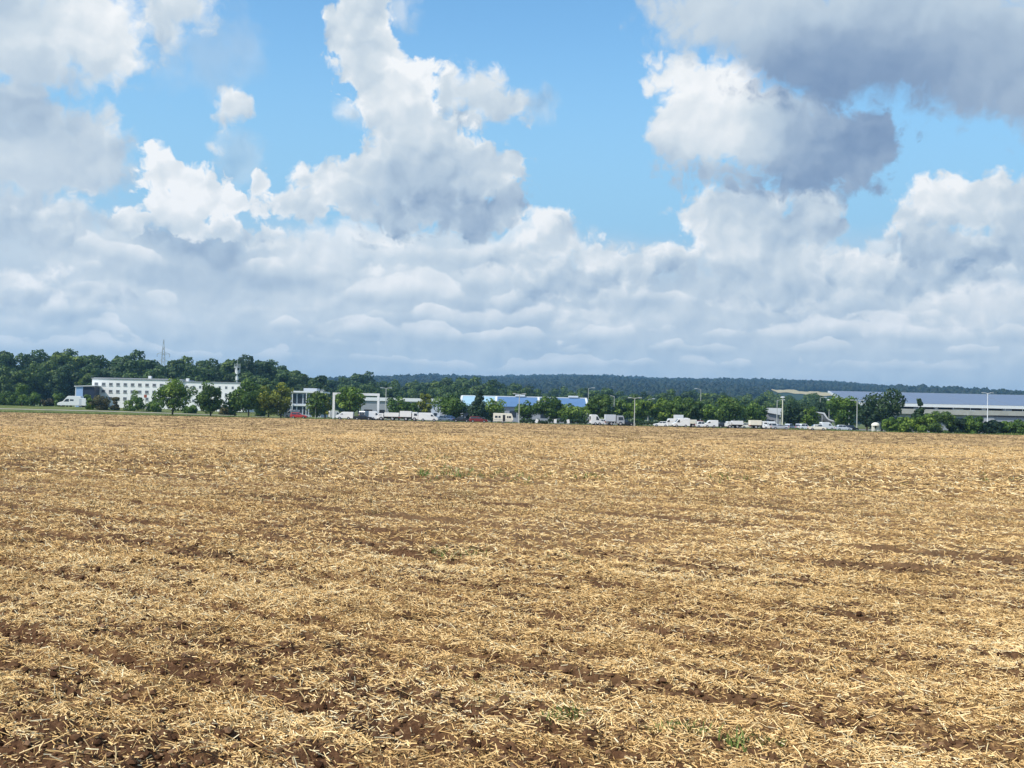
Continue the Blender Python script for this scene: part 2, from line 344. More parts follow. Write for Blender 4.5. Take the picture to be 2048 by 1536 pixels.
# ------------------------------------------------------------------ the stubble field
RD = np.array([-0.789, 0.614])                    # the tillage rows run this way
def row_s(x, y): return x * 0.614 + y * 0.789
def furrow(x, y):
    s = row_s(x, y) + (fbm(x / 5, y / 5, 2, 21) - 0.5) * 0.7
    ph = (s / 1.72) % 1.0
    f = np.exp(-((ph - 0.5) / 0.085) ** 2)
    t = -x * 0.789 + y * 0.614
    return f * sst(0.22, 0.46, fbm(t / 4.5, s / 1.7, 3, 33))
def drill(x, y):
    """the finer lines between the furrows"""
    s = row_s(x, y) + (fbm(x / 4, y / 4, 2, 22) - 0.5) * 0.45
    ph = (s / 0.56) % 1.0
    t = -x * 0.789 + y * 0.614
    return np.exp(-((ph - 0.5) / 0.16) ** 2) * sst(0.36, 0.58, fbm(t / 2.6, s / 0.56, 3, 35))
def bare(x, y):
    """0..1, how much soil shows: ragged streaks drawn out along the rows"""
    s, t = row_s(x, y), -x * 0.789 + y * 0.614
    w = (fbm(x / 1.1, y / 1.1, 2, 40) - 0.5) * 0.5
    b = 0.50 * sst(0.53, 0.63, fbm(t / 4.5, (s + w) / 0.30, 4, 41, 0.66))
    b = b + 0.80 * sst(0.53, 0.61, fbm(t / 0.75, (s + w * 0.6) / 0.105, 3, 43, 0.6)) * (0.45 + 0.7 * vnoise(x / 2.1, y / 2.1, 45))
    b = b + furrow(x, y) * (0.75 + 0.85 * sst(7, 13, y)) + drill(x, y) * 1.10 - 0.45 * sst(0.56, 0.70, fbm(x / 2.4, y / 2.4, 3, 46))
    d = np.hypot(x + 2.0, (y - 5.15) / 0.6) + (fbm(x / 0.3, y / 0.3, 3, 47) - 0.5) * 1.4
    b = b + 0.6 * sst(0.8, 0.3, d)       # the raw clods at the lower left
    return np.clip(b, 0, 1)
def gaps(x, y):
    return sst(0.50, 0.60, fbm(x / 0.085, y / 0.085, 3, 48, 0.6))
def field_z(x, y):
    r = np.hypot(x, y)
    far = sst(10, 80, r)
    z = (fbm(x / 3.2, y / 3.2, 3, 51) - 0.5) * (0.05 + 0.16 * far)
    z = z + (fbm(x / 14, y / 14, 2, 57) - 0.5) * 0.22 * sst(20, 70, r)
    b = bare(x, y)
    near = 1 - sst(14, 40, r)
    z = z + (fbm(x / 0.30, y / 0.30, 2, 63, 0.6) - 0.5) * 0.075 * (1 - sst(30, 90, r))
    z = z + (fbm(x / 0.11, y / 0.11, 3, 61, 0.6) - 0.5) * (0.05 + 0.09 * b) * near
    z = z - furrow(x, y) * 0.07 - drill(x, y) * 0.025 - b * 0.018
    z = z * sst(3, 14, field_edge(x) - y)
    return z

def field_material():
    m, b = material('stubble_ground', 0.95, 0.1)
    p = OBJC()
    so = ATT('bare')
    n1 = NOISE(p, 26.0, 6, 0.65)
    n2 = NOISE(VM('MULTIPLY', p, (1.0, 1.0, 1)), 3.0, 6, 0.62)
    # straw fibres: stretched noise in two directions
    q = VM('MULTIPLY', p, (18, 90, 30)); f1 = NOISE(q, 1.0, 3, 0.6, dist=0.6)
    q = VM('MULTIPLY', p, (80, 22, 30)); f2 = NOISE(q, 1.0, 3, 0.6, dist=0.6)
    fib = M('MAXIMUM', f1, f2)
    straw = RAMP(fib, [(0.36, (0.15, 0.080, 0.032)), (0.52, (0.56, 0.350, 0.148)), (0.68, (0.85, 0.600, 0.295))])
    soil = RAMP(n1, [(0.3, (0.036, 0.016, 0.008)), (0.55, (0.108, 0.054, 0.027)), (0.78, (0.230, 0.128, 0.066))])
    chaff = RAMP(fib, [(0.38, (0.050, 0.023, 0.011)), (0.54, (0.180, 0.096, 0.042)), (0.70, (0.46, 0.285, 0.125))])
    straw = MIX(ATT('litter'), chaff, straw)
    f = so * 1.0 + (n2 - 0.5) * 0.9 + (n1 - 0.5) * 0.9
    c = MIX(SS(f, 0.15, 0.85), straw, soil)
    big = NOISE(p, 0.05, 4, 0.55)
    c = MIX(SS(big, 0.40, 0.65) * 0.30, c, (0.53, 0.345, 0.165))
    g = SS(NOISE(VM('MULTIPLY', p, (0.5, 0.28, 0)), 1.0, 5, 0.6), 0.60, 0.72) * 0.35
    c = MIX(g, c, (0.22, 0.20, 0.075))
    put(b.inputs['Base Color'], c)
    BUMP(n1 * 0.6 + fib * 0.5 + n2, 0.7, 0.03, b)
    return m
def build_field():
    m = field_material()
    nth = 900
    th = np.concatenate([np.linspace(-math.pi, -0.62, 90, endpoint=False), np.linspace(-0.62, 0.62, nth, endpoint=False), np.linspace(0.62, math.pi, 91)])
    # radius to the edge of the field in each direction
    X1, Y0 = 420.0, -160.0
    sx, cy = np.sin(th), np.cos(th)
    rm = np.minimum(np.where(np.abs(sx) > 1e-6, X1 / np.maximum(np.abs(sx), 1e-6), 1e9), np.where(cy < -1e-6, Y0 / np.minimum(cy, -1e-6), 1e9))
    re = 250 / np.maximum(cy, 1e-3)
    for _ in range(30): re = field_edge(np.where(cy > 0.02, re * sx, 1e3)) / np.maximum(cy, 1e-3)
    rm = np.minimum(rm, np.where(cy > 0.02, re, 1e9))
    nr = 1150
    u = np.linspace(0, 1, nr)
    r0 = 0.6
    rr = r0 * (rm[None, :] / r0) ** (u[:, None] ** 0.8)
    x, y = rr * sx, rr * cy
    z = field_z(x, y)
    v = np.stack([x, y, z], -1).reshape(-1, 3)
    f = grid_faces(nr, len(th))[:, ::-1]
    # close the middle
    c = len(v); v = np.vstack([v, [[0, 0, float(field_z(0.0, 0.01))]]])
    i = np.arange(len(th) - 1)
    tri = np.stack([np.full(len(i), c), i + 1, i], -1)
    me = np_mesh('field', v, [f, tri], m, smooth=True)
    attr(me, 'bare', bare(v[:, 0], v[:, 1]))
    attr(me, 'litter', sst(16, 85, np.hypot(v[:, 0], v[:, 1])))      # loose straw is modelled singly near the camera
    o = link(bpy.data.objects.new('field', me)); o['kind'] = 'structure'
    return o
build_field()

# straw lying on the field: one mass nobody could count
def straw_material():
    m, b = material('straw', 0.85, 0.05)
    t = ATT('tint')
    c = RAMP(t, [(0.0, (0.13, 0.068, 0.030)), (0.25, (0.46, 0.280, 0.110)), (0.55, (0.79, 0.520, 0.225)), (0.85, (0.93, 0.705, 0.375)), (1.0, (0.86, 0.73, 0.47))])
    put(b.inputs['Base Color'], c)
    return m
def scatter(n, y0, y1, half=0.52, power=1.0):
    """points in the wedge seen from the camera, a little wider than the picture; power 2 = even per area"""
    u = rng.random(n)
    y = (y0 ** power + u * (y1 ** power - y0 ** power)) ** (1 / power)
    x = (rng.random(n) * 2 - 1) * (half * (y + 1.0) + 0.8)
    return x, y
def build_straw():
    V, F, T = [], [], []
    base = 0
    def batch(x, y, L, W, lift, tilt, keep, up=0.06, ts=(-0.5, 0.5)):
        nonlocal base
        k = rng.random(len(x)) > keep
        x, y, L, W = x[k], y[k], L[k], W[k]
        n = len(x)
        a = rng.normal(2.48, 0.85, n) + np.where(rng.random(n) < 0.4, rng.random(n) * 3.14, 0)      # mostly across the view, along the rows
        tl = rng.normal(0, tilt, n)
        st = rng.random(n) < up
        tl = np.where(st, rng.uniform(0.6, 1.4, n), tl); L = np.where(st, L * 0.6, L)
        d = np.stack([np.cos(a) * np.cos(tl), np.sin(a) * np.cos(tl), np.sin(tl)], -1)
        s = np.stack([-np.sin(a), np.cos(a), np.zeros(n)], -1)
        nrm = np.cross(d, s)
        bend = rng.normal(0, 0.07, n)[:, None] * L[:, None]
        z = field_z(x, y)
        c = np.stack([x, y, z], -1)
        c[:, 2] += np.abs(d[:, 2]) * L * 0.5 * np.where(st, 0.95, 0.65) + lift * rng.random(n) ** 2 + W * 0.3
        m = len(ts)
        ang = rng.random(n) * 6.28
        vv = np.zeros((n, 3 * m, 3))
        for i, t in enumerate(ts):
            cc = c + d * (L * t)[:, None] + s * bend * (0.5 - abs(t)) * 2 + nrm * bend * 0.4 * (0.5 - abs(t))
            for j in range(3):
                aa = ang + j * 2.094
                vv[:, i * 3 + j] = cc + (s * np.cos(aa)[:, None] + nrm * np.sin(aa)[:, None]) * (W * 0.5)[:, None]
        q = []
        for i in range(m - 1):
            for j in range(3):
                q.append([i * 3 + j, i * 3 + (j + 1) % 3, (i + 1) * 3 + (j + 1) % 3, (i + 1) * 3 + j])
        q = np.array(q)
        F.append((base + np.arange(n)[:, None, None] * (3 * m) + q[None]).reshape(-1, 4))
        V.append(vv.reshape(-1, 3)); base += n * 3 * m
        tt = np.clip(rng.normal(0.52, 0.24, n) - 0.12 * (fbm(x / 0.9, y / 0.9, 3, 77) - 0.5) * 4, 0.02, 1)
        T.append(np.repeat(tt, 3 * m))
    n = 600000; x, y = scatter(n, 4.3, 12.5, power=1.5)
    batch(x, y, rng.uniform(0.010, 0.052, n), rng.uniform(0.0032, 0.0068, n), 0.014, 0.30, np.maximum(bare(x, y) * 0.84, gaps(x, y) * 0.80), 0.05)
    n = 90000; y = (3.0 ** 1.3 + rng.random(n) * (13 ** 1.3 - 3.0 ** 1.3)) ** (1 / 1.3)          # to either side of the view too
    x = (0.52 * (y + 1.0) + 0.75 + rng.random(n) ** 1.2 * 3.2) * np.where(rng.random(n) < 0.5, -1, 1)
    batch(x, y, rng.uniform(0.02, 0.075, n), rng.uniform(0.005, 0.0095, n), 0.016, 0.30, np.maximum(bare(x, y) * 0.84, gaps(x, y) * 0.6), 0.05)
    n = 32000; x, y = scatter(n, 4.3, 13, power=1.5)
    batch(x, y, rng.uniform(0.05, 0.13, n), rng.uniform(0.0035, 0.0065, n), 0.03, 0.25, bare(x, y) * 0.7, 0.10, (-0.5, 0.0, 0.5))
    n = 300000; x, y = scatter(n, 11.5, 27, power=1.2)
    batch(x, y, rng.uniform(0.02, 0.10, n), rng.uniform(0.005, 0.011, n), 0.02, 0.28, np.maximum(bare(x, y) * 0.93, gaps(x / 1.6, y / 1.6) * 0.7), 0.08)
    n = 150000; x, y = scatter(n, 26, 90, power=1.0)
    batch(x, y, rng.uniform(0.07, 0.24, n), rng.uniform(0.010, 0.026, n), 0.03, 0.22, bare(x, y) * 0.98, 0.14)
    me = np_mesh('straw', np.vstack(V), np.vstack(F), straw_material())
    attr(me, 'tint', np.concatenate(T))
    o = link(bpy.data.objects.new('straw', me)); o['kind'] = 'stuff'
    o['label'] = 'chopped yellow straw lying over the brown field'; o['category'] = 'straw'
build_straw()

def build_clods():
    t = (1 + 5 ** 0.5) / 2
    iv = np.array([(-1, t, 0), (1, t, 0), (-1, -t, 0), (1, -t, 0), (0, -1, t), (0, 1, t), (0, -1, -t), (0, 1, -t), (t, 0, -1), (t, 0, 1), (-t, 0, -1), (-t, 0, 1)]) / 1.9
    jf = np.array([(0, 11, 5), (0, 5, 1), (0, 1, 7), (0, 7, 10), (0, 10, 11), (1, 5, 9), (5, 11, 4), (11, 10, 2), (10, 7, 6), (7, 1, 8), (3, 9, 4), (3, 4, 2), (3, 2, 6), (3, 6, 8), (3, 8, 9), (4, 9, 5), (2, 4, 11), (6, 2, 10), (8, 6, 7), (9, 8, 1)])
    n = 90000; x, y = scatter(n, 4.3, 14, power=1.3)
    k = rng.random(n) < bare(x, y) * 0.55 + 0.03
    x, y = x[k], y[k]; n = len(x)
    r = (0.005 + 0.026 * rng.random(n) ** 3.5) * 0.9
    v = iv[None] * (r[:, None] * rng.uniform(0.6, 1.35, (n, 12)))[:, :, None]
    v[:, :, 2] *= 0.75
    v = v + np.stack([x, y, field_z(x, y) + r * 0.2], -1)[:, None, :]
    m, b = material('soil', 0.95, 0.1)
    put(b.inputs['Base Color'], RAMP(ATT('tint'), [(0.0, (0.042, 0.018, 0.009)), (0.6, (0.120, 0.062, 0.032)), (1.0, (0.250, 0.145, 0.080))]))
    me = np_mesh('clods', v.reshape(-1, 3), (np.arange(n)[:, None, None] * 12 + jf[None]).reshape(-1, 3), m)
    attr(me, 'tint', np.repeat(rng.random(n), 12))
    o = link(bpy.data.objects.new('clods', me)); o['kind'] = 'stuff'; o['label'] = 'crumbled brown clods of soil between the straw'; o['category'] = 'soil'
build_clods()

def blades(name, pts, n_bl, h0, h1, w, mat, spread, lean=0.35, label='', cat=''):
    """tufts of upright blades at pts (x, y), one object"""
    x = np.repeat(pts[:, 0], n_bl); y = np.repeat(pts[:, 1], n_bl); sc = np.repeat(pts[:, 2], n_bl)
    n = len(x)
    x = x + rng.normal(0, spread, n) * sc; y = y + rng.normal(0, spread, n) * sc
    z = field_z(x, y) - 0.01
    a = rng.random(n) * 6.28; ln = np.abs(rng.normal(0, lean, n)); h = rng.uniform(h0, h1, n) * sc
    d = np.stack([np.cos(a) * np.sin(ln), np.sin(a) * np.sin(ln), np.cos(ln)], -1)
    b = rng.random(n) * 6.28; s = np.stack([np.cos(b), np.sin(b), np.zeros(n)], -1) * (w * sc)[:, None]
    c = np.stack([x, y, z], -1)
    mid = c + d * (h * 0.55)[:, None]; tip = c + d * h[:, None] + np.stack([np.cos(a), np.sin(a), -0.3 * np.ones(n)], -1) * (h * 0.22)[:, None]
    v = np.stack([c - s, c + s, mid + s * 0.8, mid - s * 0.8, tip], 1).reshape(-1, 3)
    i = np.arange(n)[:, None] * 5
    q = i + np.array([[0, 1, 2, 3]]); t = i + np.array([[3, 2, 4]])
    me = np_mesh(name, v, [q, t], mat)
    attr(me, 'tint', np.repeat(rng.random(n), 5))
    o = link(bpy.data.objects.new(name, me)); o['kind'] = 'stuff'; o['label'] = label; o['category'] = cat
    return o
m_stub, _b = material('stubble', 0.8, 0.2)
put(_b.inputs['Base Color'], RAMP(ATT('tint'), [(0.0, (0.075, 0.050, 0.022)), (0.5, (0.20, 0.135, 0.055)), (1.0, (0.55, 0.39, 0.18))]))  # darker tones also carry the shadowed sides of the tufts
n = 60000; x, y = scatter(n, 18, 262, half=0.50, power=0.8)
k = (y < field_edge(x) - 4) & (fbm((-x * 0.789 + y * 0.614) / 3.0, row_s(x, y) / 0.8, 3, 91) > 0.52)
blades('stubble', np.stack([x[k], y[k], 0.55 + np.minimum(y[k] / 120, 1.3)], -1), 5, 0.05, 0.14, 0.011, m_stub, 0.08, 0.45, 'short cut stubble standing across the far half of the field', 'stubble')
m_weed, _b = material('weed_leaves', 0.7, 0.25)
put(_b.inputs['Base Color'], RAMP(ATT('tint'), [(0.0, (0.060, 0.090, 0.020)), (0.6, (0.130, 0.190, 0.040)), (1.0, (0.24, 0.27, 0.08))]))
pts = []
def weeds(px0, px1, py, n, sc, jy=0.05):
    for _ in range(n):
        px = rnd.uniform(px0, px1); d = at(px, py + (px - (px0 + px1) / 2) * 0.0215 * 0, 1.0) - Vector((0, 0, EYE))
        Y = -EYE / (d.z) * (1 + rnd.gauss(0, jy))
        pts.append((d.x * Y, Y, sc * rnd.uniform(0.6, 1.3)))
weeds(840, 960, 951, 34, 1.5); weeds(960, 1220, 956, 40, 1.1); weeds(1420, 1500, 955, 14, 1.1); weeds(1500, 1900, 962, 20, 0.8)
weeds(1960, 2060, 958, 10, 0.9); weeds(860, 980, 1110, 34, 0.60, 0.02); weeds(1080, 1190, 1120, 16, 0.45, 0.02); weeds(850, 900, 915, 8, 1.2)
weeds(1300, 1420, 1466, 40, 0.42, 0.012); weeds(1458, 1498, 1490, 9, 0.62, 0.006); weeds(1500, 1560, 1488, 16, 0.36, 0.012); weeds(1100, 1160, 1440, 12, 0.4, 0.012); weeds(1105, 1150, 1442, 6, 0.5, 0.01); weeds(940, 1010, 1405, 5, 0.4, 0.02)
weeds(1850, 2040, 925, 12, 1.1); weeds(300, 420, 905, 8, 0.9); weeds(1100, 1240, 1000, 6, 0.6)
for _ in range(120):
    Y = rnd.uniform(5.5, 30); pts.append((rnd.uniform(-0.5, 0.5) * Y, Y, rnd.uniform(0.12, 0.30)))
for _ in range(260):
    Y = rnd.uniform(30, 240); pts.append((rnd.uniform(-0.5, 0.5) * Y, Y, rnd.uniform(0.5, 1.3)))
blades('weeds', np.array(pts), 9, 0.05, 0.17, 0.007, m_weed, 0.06, 0.55, 'scattered green weeds sprouting through the straw', 'weeds')
n = 5200; x = rng.uniform(-190, 190, n); y = field_edge(x) + rng.normal(0.5, 1.0, n)
blades('verge_grass', np.stack([x, y, rng.uniform(0.5, 1.4, n) * (0.5 + fbm(x / 6, y * 0, 3, 95))], -1), 7, 0.12, 0.42, 0.03, m_weed, 0.22, 0.4, 'ragged grass and weeds along the far edge of the field', 'grass')
# ------------------------------------------------------------------ building blocks
class MB:
    """collects shapes and links them as ONE mesh object"""
    def __init__(s): s.v, s.f = [], []
    def add(s, vs, fs):
        b = len(s.v); s.v += [tuple(p) for p in vs]; s.f += [[i + b for i in f] for f in fs]; return s
    def box(s, x0, x1, y0, y1, z0, z1, taper=0.0, ty=0.0):
        a, c = taper, ty
        s.add([(x0, y0, z0), (x1, y0, z0), (x1, y1, z0), (x0, y1, z0), (x0 + a, y0 + c, z1), (x1 - a, y0 + c, z1), (x1 - a, y1 - c, z1), (x0 + a, y1 - c, z1)],
              [[3, 2, 1, 0], [4, 5, 6, 7], [0, 1, 5, 4], [1, 2, 6, 5], [2, 3, 7, 6], [3, 0, 4, 7]]); return s
    def prism(s, prof, y0, y1, inset=None):
        """profile of (x, z), counter-clockwise seen from -y, pushed from y0 to y1; inset(z) narrows it"""
        n = len(prof); g = inset or (lambda z: 0.0)
        s.add([(x, y0 + g(z), z) for x, z in prof] + [(x, y1 - g(z), z) for x, z in prof],
              [list(range(n)), list(range(2 * n - 1, n - 1, -1))] + [[(i + 1) % n, i, n + i, n + (i + 1) % n] for i in range(n)]); return s
    def tube(s, p, q, r0, r1=None, n=8, caps=True):
        r1 = r0 if r1 is None else r1
        p, q = Vector(p), Vector(q); d = (q - p).normalized()
        u = d.orthogonal().normalized(); w = d.cross(u)
        vs = [c + (u * math.cos(6.28318 * i / n) + w * math.sin(6.28318 * i / n)) * r for c, r in ((p, r0), (q, r1)) for i in range(n)]
        fs = [[i, (i + 1) % n, n + (i + 1) % n, n + i] for i in range(n)]
        if caps: fs += [list(range(n - 1, -1, -1)), list(range(n, 2 * n))]
        s.add(vs, fs); return s
    def dome(s, c, rx, ry, rz, n=12, m=4):
        vs, fs = [], []
        for j in range(m):
            a = j / m * math.pi / 2
            vs += [(c[0] + rx * math.cos(a) * math.cos(6.28318 * i / n), c[1] + ry * math.cos(a) * math.sin(6.28318 * i / n), c[2] + rz * math.sin(a)) for i in range(n)]
        vs.append((c[0], c[1], c[2] + rz))
        for j in range(m - 1): fs += [[j * n + i, j * n + (i + 1) % n, (j + 1) * n + (i + 1) % n, (j + 1) * n + i] for i in range(n)]
        fs += [[(m - 1) * n + i, (m - 1) * n + (i + 1) % n, m * n] for i in range(n)] + [list(range(n - 1, -1, -1))]
        s.add(vs, fs); return s
    def build(s, name, mat, parent=None, bevel=0.0, label=None):
        me = bpy.data.meshes.new(name); me.from_pydata(s.v, [], s.f); me.materials.append(mat)
        o = link(bpy.data.objects.new(name, me), parent)
        if bevel:
            b = o.modifiers.new('bevel', 'BEVEL'); b.width = bevel; b.segments = 2; b.limit_method = 'ANGLE'
        if label: o['label'] = label
        return o
def thing(name, label, cat, loc, rz=0.0, group=None):
    o = link(bpy.data.objects.new(name, None)); o.location = loc; o.rotation_euler = (0, 0, rz)
    o.empty_display_size = 0.5
    o['label'] = label; o['category'] = cat
    if group: o['group'] = group
    return o
def copy_tree(src, loc, rz=0.0, scale=None, label=None):
    def cp(o, parent):
        c = o.copy(); COL.objects.link(c); c.parent = parent
        for ch in kids.get(o.name, ()): cp(ch, c)
        return c
    kids = {}
    for ch in src.children_recursive: kids.setdefault(ch.parent.name, []).append(ch)
    r = cp(src, None); r.location = loc; r.rotation_euler = (0, 0, rz)
    if scale: r.scale = scale
    if label: r['label'] = label
    return r
def on_ground(px, Y, dz=0.0):
    x = xat(px, Y); return Vector((x, Y, float(ground_z(x, Y)) + dz))
def hor(px): return 833 + (px - 1024) * 0.0215
def depth(px, base): return min(EYE * FPX / (base - hor(px)), 330)

def paint(name, col, rough=0.5, spec=0.4, metal=0.0, dirt=0.12, scale=1.5):
    m, b = material(name, rough, spec)
    p = OBJC(); n = NOISE(p, scale, 4, 0.6)
    c = MIX(SS(n, 0.35, 0.75) * dirt, col, tuple(k * 0.45 for k in col))
    put(b.inputs['Base Color'], c); b.inputs['Metallic'].default_value = metal
    return m
M_WHITE = paint('white_paint', (0.72, 0.72, 0.71), 0.35, 0.5, dirt=0.10)
M_RENDER = paint('white_render', (0.80, 0.79, 0.76), 0.9, 0.2, dirt=0.10, scale=0.25)
M_GREYW = paint('pale_grey_cladding', (0.50, 0.53, 0.57), 0.6, 0.3, dirt=0.15, scale=0.3)
M_GREY = paint('grey_paint', (0.30, 0.31, 0.33), 0.45, 0.4)
M_STEEL = paint('galvanised_steel', (0.46, 0.48, 0.48), 0.5, 0.5, 0.3)
M_POLE = paint('pale_pole_paint', (0.42, 0.43, 0.39), 0.5, 0.4)
M_DARK = paint('dark_trim', (0.018, 0.018, 0.02), 0.6, 0.3)
M_BLACK = paint('black_paint', (0.014, 0.014, 0.016), 0.3, 0.5, dirt=0.05)
M_TYRE = paint('rubber', (0.016, 0.016, 0.016), 0.9, 0.2)
M_RIM = paint('wheel_metal', (0.45, 0.45, 0.47), 0.4, 0.5, 0.6)
M_RED = paint('red_paint', (0.42, 0.025, 0.018), 0.3, 0.5)
M_MAROON = paint('dark_red_paint', (0.16, 0.014, 0.012), 0.3, 0.5)
M_SILVER = paint('silver_paint', (0.42, 0.44, 0.47), 0.35, 0.5, 0.3)
M_BLUE = paint('blue_paint', (0.08, 0.16, 0.36), 0.35, 0.5)
M_CREAM = paint('cream_paint', (0.74, 0.70, 0.58), 0.5, 0.4)
M_CONC = paint('concrete', (0.42, 0.40, 0.36), 0.9, 0.2, dirt=0.3, scale=0.4)
M_LAMP = paint('lamp_glass', (0.75, 0.75, 0.72), 0.3, 0.5)
M_TAIL = paint('red_lens', (0.40, 0.01, 0.01), 0.2, 0.5)
M_BLUEROOF = paint('blue_sheet_roof', (0.105, 0.195, 0.35), 0.6, 0.2, dirt=0.18, scale=0.2)
M_CYANROOF = paint('pale_blue_sheet_roof', (0.32, 0.48, 0.58), 0.6, 0.25, dirt=0.15, scale=0.2)
M_SKYBLUE = paint('light_blue_paint', (0.34, 0.48, 0.72), 0.5, 0.3)
M_NAVY = paint('dark_blue_paint', (0.022, 0.030, 0.055), 0.5, 0.3)
M_SIGN = paint('faded_red_paint', (0.34, 0.09, 0.05), 0.6, 0.3)
M_PANE = paint('curtained_glass', (0.13, 0.135, 0.14), 0.25, 0.5, dirt=0.3)
M_WOOD = paint('weathered_wood', (0.16, 0.11, 0.075), 0.9, 0.1, dirt=0.4)
M_GLASS, _b = material('window_glass', 0.08, 0.6)
_b.inputs['Base Color'].default_value = (0.030, 0.038, 0.050, 1)
M_SOLAR, _b = material('solar_cells', 0.35, 0.4)
_p = OBJC(); _sx, _sy, _sz = SEP(_p)
_fx = M('ABSOLUTE', M('FRACT', _sx / 1.7) - 0.5); _fy = M('ABSOLUTE', M('FRACT', _sy / 1.65) - 0.5)
put(_b.inputs['Base Color'], MIX(SS(M('MAXIMUM', _fx, _fy), 0.47, 0.49), MIX(NOISE(_p, 0.12, 3, 0.6), (0.120, 0.150, 0.215), (0.160, 0.190, 0.260)), (0.30, 0.33, 0.38)))
_bn = None

def bark():
    m, b = material('bark', 0.95, 0.1)
    n = NOISE(VM('MULTIPLY', OBJC(), (6, 6, 1.2)), 1.0, 4, 0.6)
    put(b.inputs['Base Color'], RAMP(n, [(0.3, (0.030, 0.022, 0.015)), (0.7, (0.105, 0.082, 0.060))]))
    return m
M_BARK = bark()
def foliage(name, dark, mid, lightc, vary=0.35):
    global NT
    m, b = material(name, 0.6, 0.25)
    t = ATT('tint'); rn = E(N('ShaderNodeObjectInfo').outputs['Random'])
    c = RAMP(t, [(0.0, dark), (0.55, mid), (1.0, lightc)])
    c = MIX(1.0, c, RAMP(rn, [(0.0, (1 - vary, 1 - vary, 1 - vary * 0.6)), (0.5, (1, 1, 1)), (1.0, (1 + vary * 1.4, 1 + vary * 0.8, 1 - vary * 0.3))]), 'MULTIPLY')
    put(b.inputs['Base Color'], c)
    tr = N('ShaderNodeBsdfTranslucent'); mx = N('ShaderNodeMixShader')
    put(tr.inputs[0], MIX(1.0, c, (1.2, 1.3, 0.6), 'MULTIPLY')); mx.inputs[0].default_value = 0.28
    NT.links.new(b.outputs[0], mx.inputs[1]); NT.links.new(tr.outputs[0], mx.inputs[2])
    o = [n for n in NT.nodes if n.type == 'OUTPUT_MATERIAL'][0]; NT.links.new(mx.outputs[0], o.inputs[0])
    return m
F_STREET = foliage('street_leaves', (0.025, 0.060, 0.010), (0.082, 0.152, 0.024), (0.215, 0.300, 0.052), 0.25)
F_YELLOW = foliage('yellowing_leaves', (0.060, 0.085, 0.012), (0.165, 0.190, 0.024), (0.350, 0.350, 0.050), 0.08)
F_WOOD = foliage('wood_leaves', (0.017, 0.042, 0.014), (0.056, 0.105, 0.034), (0.150, 0.215, 0.060), 0.40)
F_DARK = foliage('dark_needles', (0.010, 0.028, 0.013), (0.030, 0.062, 0.026), (0.075, 0.120, 0.045), 0.2)
F_BROWN = foliage('bronze_leaves', (0.035, 0.032, 0.014), (0.090, 0.082, 0.030), (0.170, 0.150, 0.060), 0.25)
F_LIGHT = foliage('light_leaves', (0.030, 0.068, 0.012), (0.098, 0.168, 0.028), (0.225, 0.305, 0.062), 0.25)

def leaves(clumps, n, size, flat=0.38):
    """clumps: (k,4) centre and radius; returns verts, faces, tint"""
    k = len(clumps); w = clumps[:, 3] ** 2; w = w / w.sum()
    i = rng.choice(k, n, p=w)
    d = rng.normal(size=(n, 3)); d[:, 2] += 0.25; d /= np.linalg.norm(d, axis=1)[:, None]
    r = clumps[i, 3] * (0.60 + 0.48 * rng.random(n) ** 0.6)
    c = clumps[i, :3] + d * r[:, None] * np.array([1, 1, 0.8])
    nr = d + rng.normal(0, flat, (n, 3)); nr /= np.linalg.norm(nr, axis=1)[:, None]
    a = np.cross(nr, rng.normal(size=(n, 3))); a /= np.linalg.norm(a, axis=1)[:, None]
    b = np.cross(nr, a)
    s = (size * rng.uniform(0.55, 1.3, n))[:, None]
    v = np.stack([c - a * s * 0.9, c - b * s * 0.62, c + a * s * 0.9, c + b * s * 0.62], 1).reshape(-1, 3)
    f = np.arange(n * 4).reshape(-1, 4)
    t = np.clip(0.5 + rng.normal(0, 0.2, n) + (rng.random(k)[i] - 0.5) * 0.5, 0, 1)
    return v, f, np.repeat(t, 4)
def crown_mesh(name, clumps, n, size, mat, core=0.62):
    v, f, t = leaves(np.array(clumps), n, size)
    me = np_mesh(name, v, f, mat); attr(me, 'tint', t)
    return me
def round_clumps(h0, h1, rx, k, power=1.0, rmin=0.22, rmax=0.38, jag=0.15):
    cl = []
    ry = rx; hz = (h1 - h0) / 2; cz = (h0 + h1) / 2
    for _ in range(k):
        while True:
            p = np.array([rnd.uniform(-1, 1), rnd.uniform(-1, 1), rnd.uniform(-1, 1)])
            if np.linalg.norm(p) <= 1: break
        p = p / max(np.linalg.norm(p), 1e-3) * (np.linalg.norm(p) ** 0.45)
        f = 0.84 + rnd.uniform(-jag, jag)
        wz = 1 - 0.35 * max(0, -p[2])
        cl.append((p[0] * rx * f * wz, p[1] * ry * f * wz, cz + p[2] * hz * f, rx * rnd.uniform(rmin, rmax)))
    return cl
def limbs(h0, h1, r, n, spread):
    m = MB()
    m.tube((0, 0, -0.3), (0, 0, h0), r * 1.25, r * 0.85); m.tube((0, 0, h0), (0.1, 0.1, h1 * 0.8), r * 0.85, r * 0.2)
    for i in range(n):
        a = i * 2.4 + rnd.random(); z = h0 * rnd.uniform(0.85, 1.25)
        m.tube((0, 0, z), (math.cos(a) * spread, math.sin(a) * spread, z + spread * rnd.uniform(0.5, 1.0)), r * 0.5, r * 0.12, 6)
    return m
def tree_proto(name, label, cat, clumps, n, size, fol, th0, th1, tr, nl, spread, group=None):
    t = thing(name, label, cat, (0, 0, 0), group=group)
    limbs(th0, th1, tr, nl, spread).build('trunk', M_BARK, t)
    link(bpy.data.objects.new('crown', crown_mesh('crown', clumps, n, size, fol)), t)
    return t
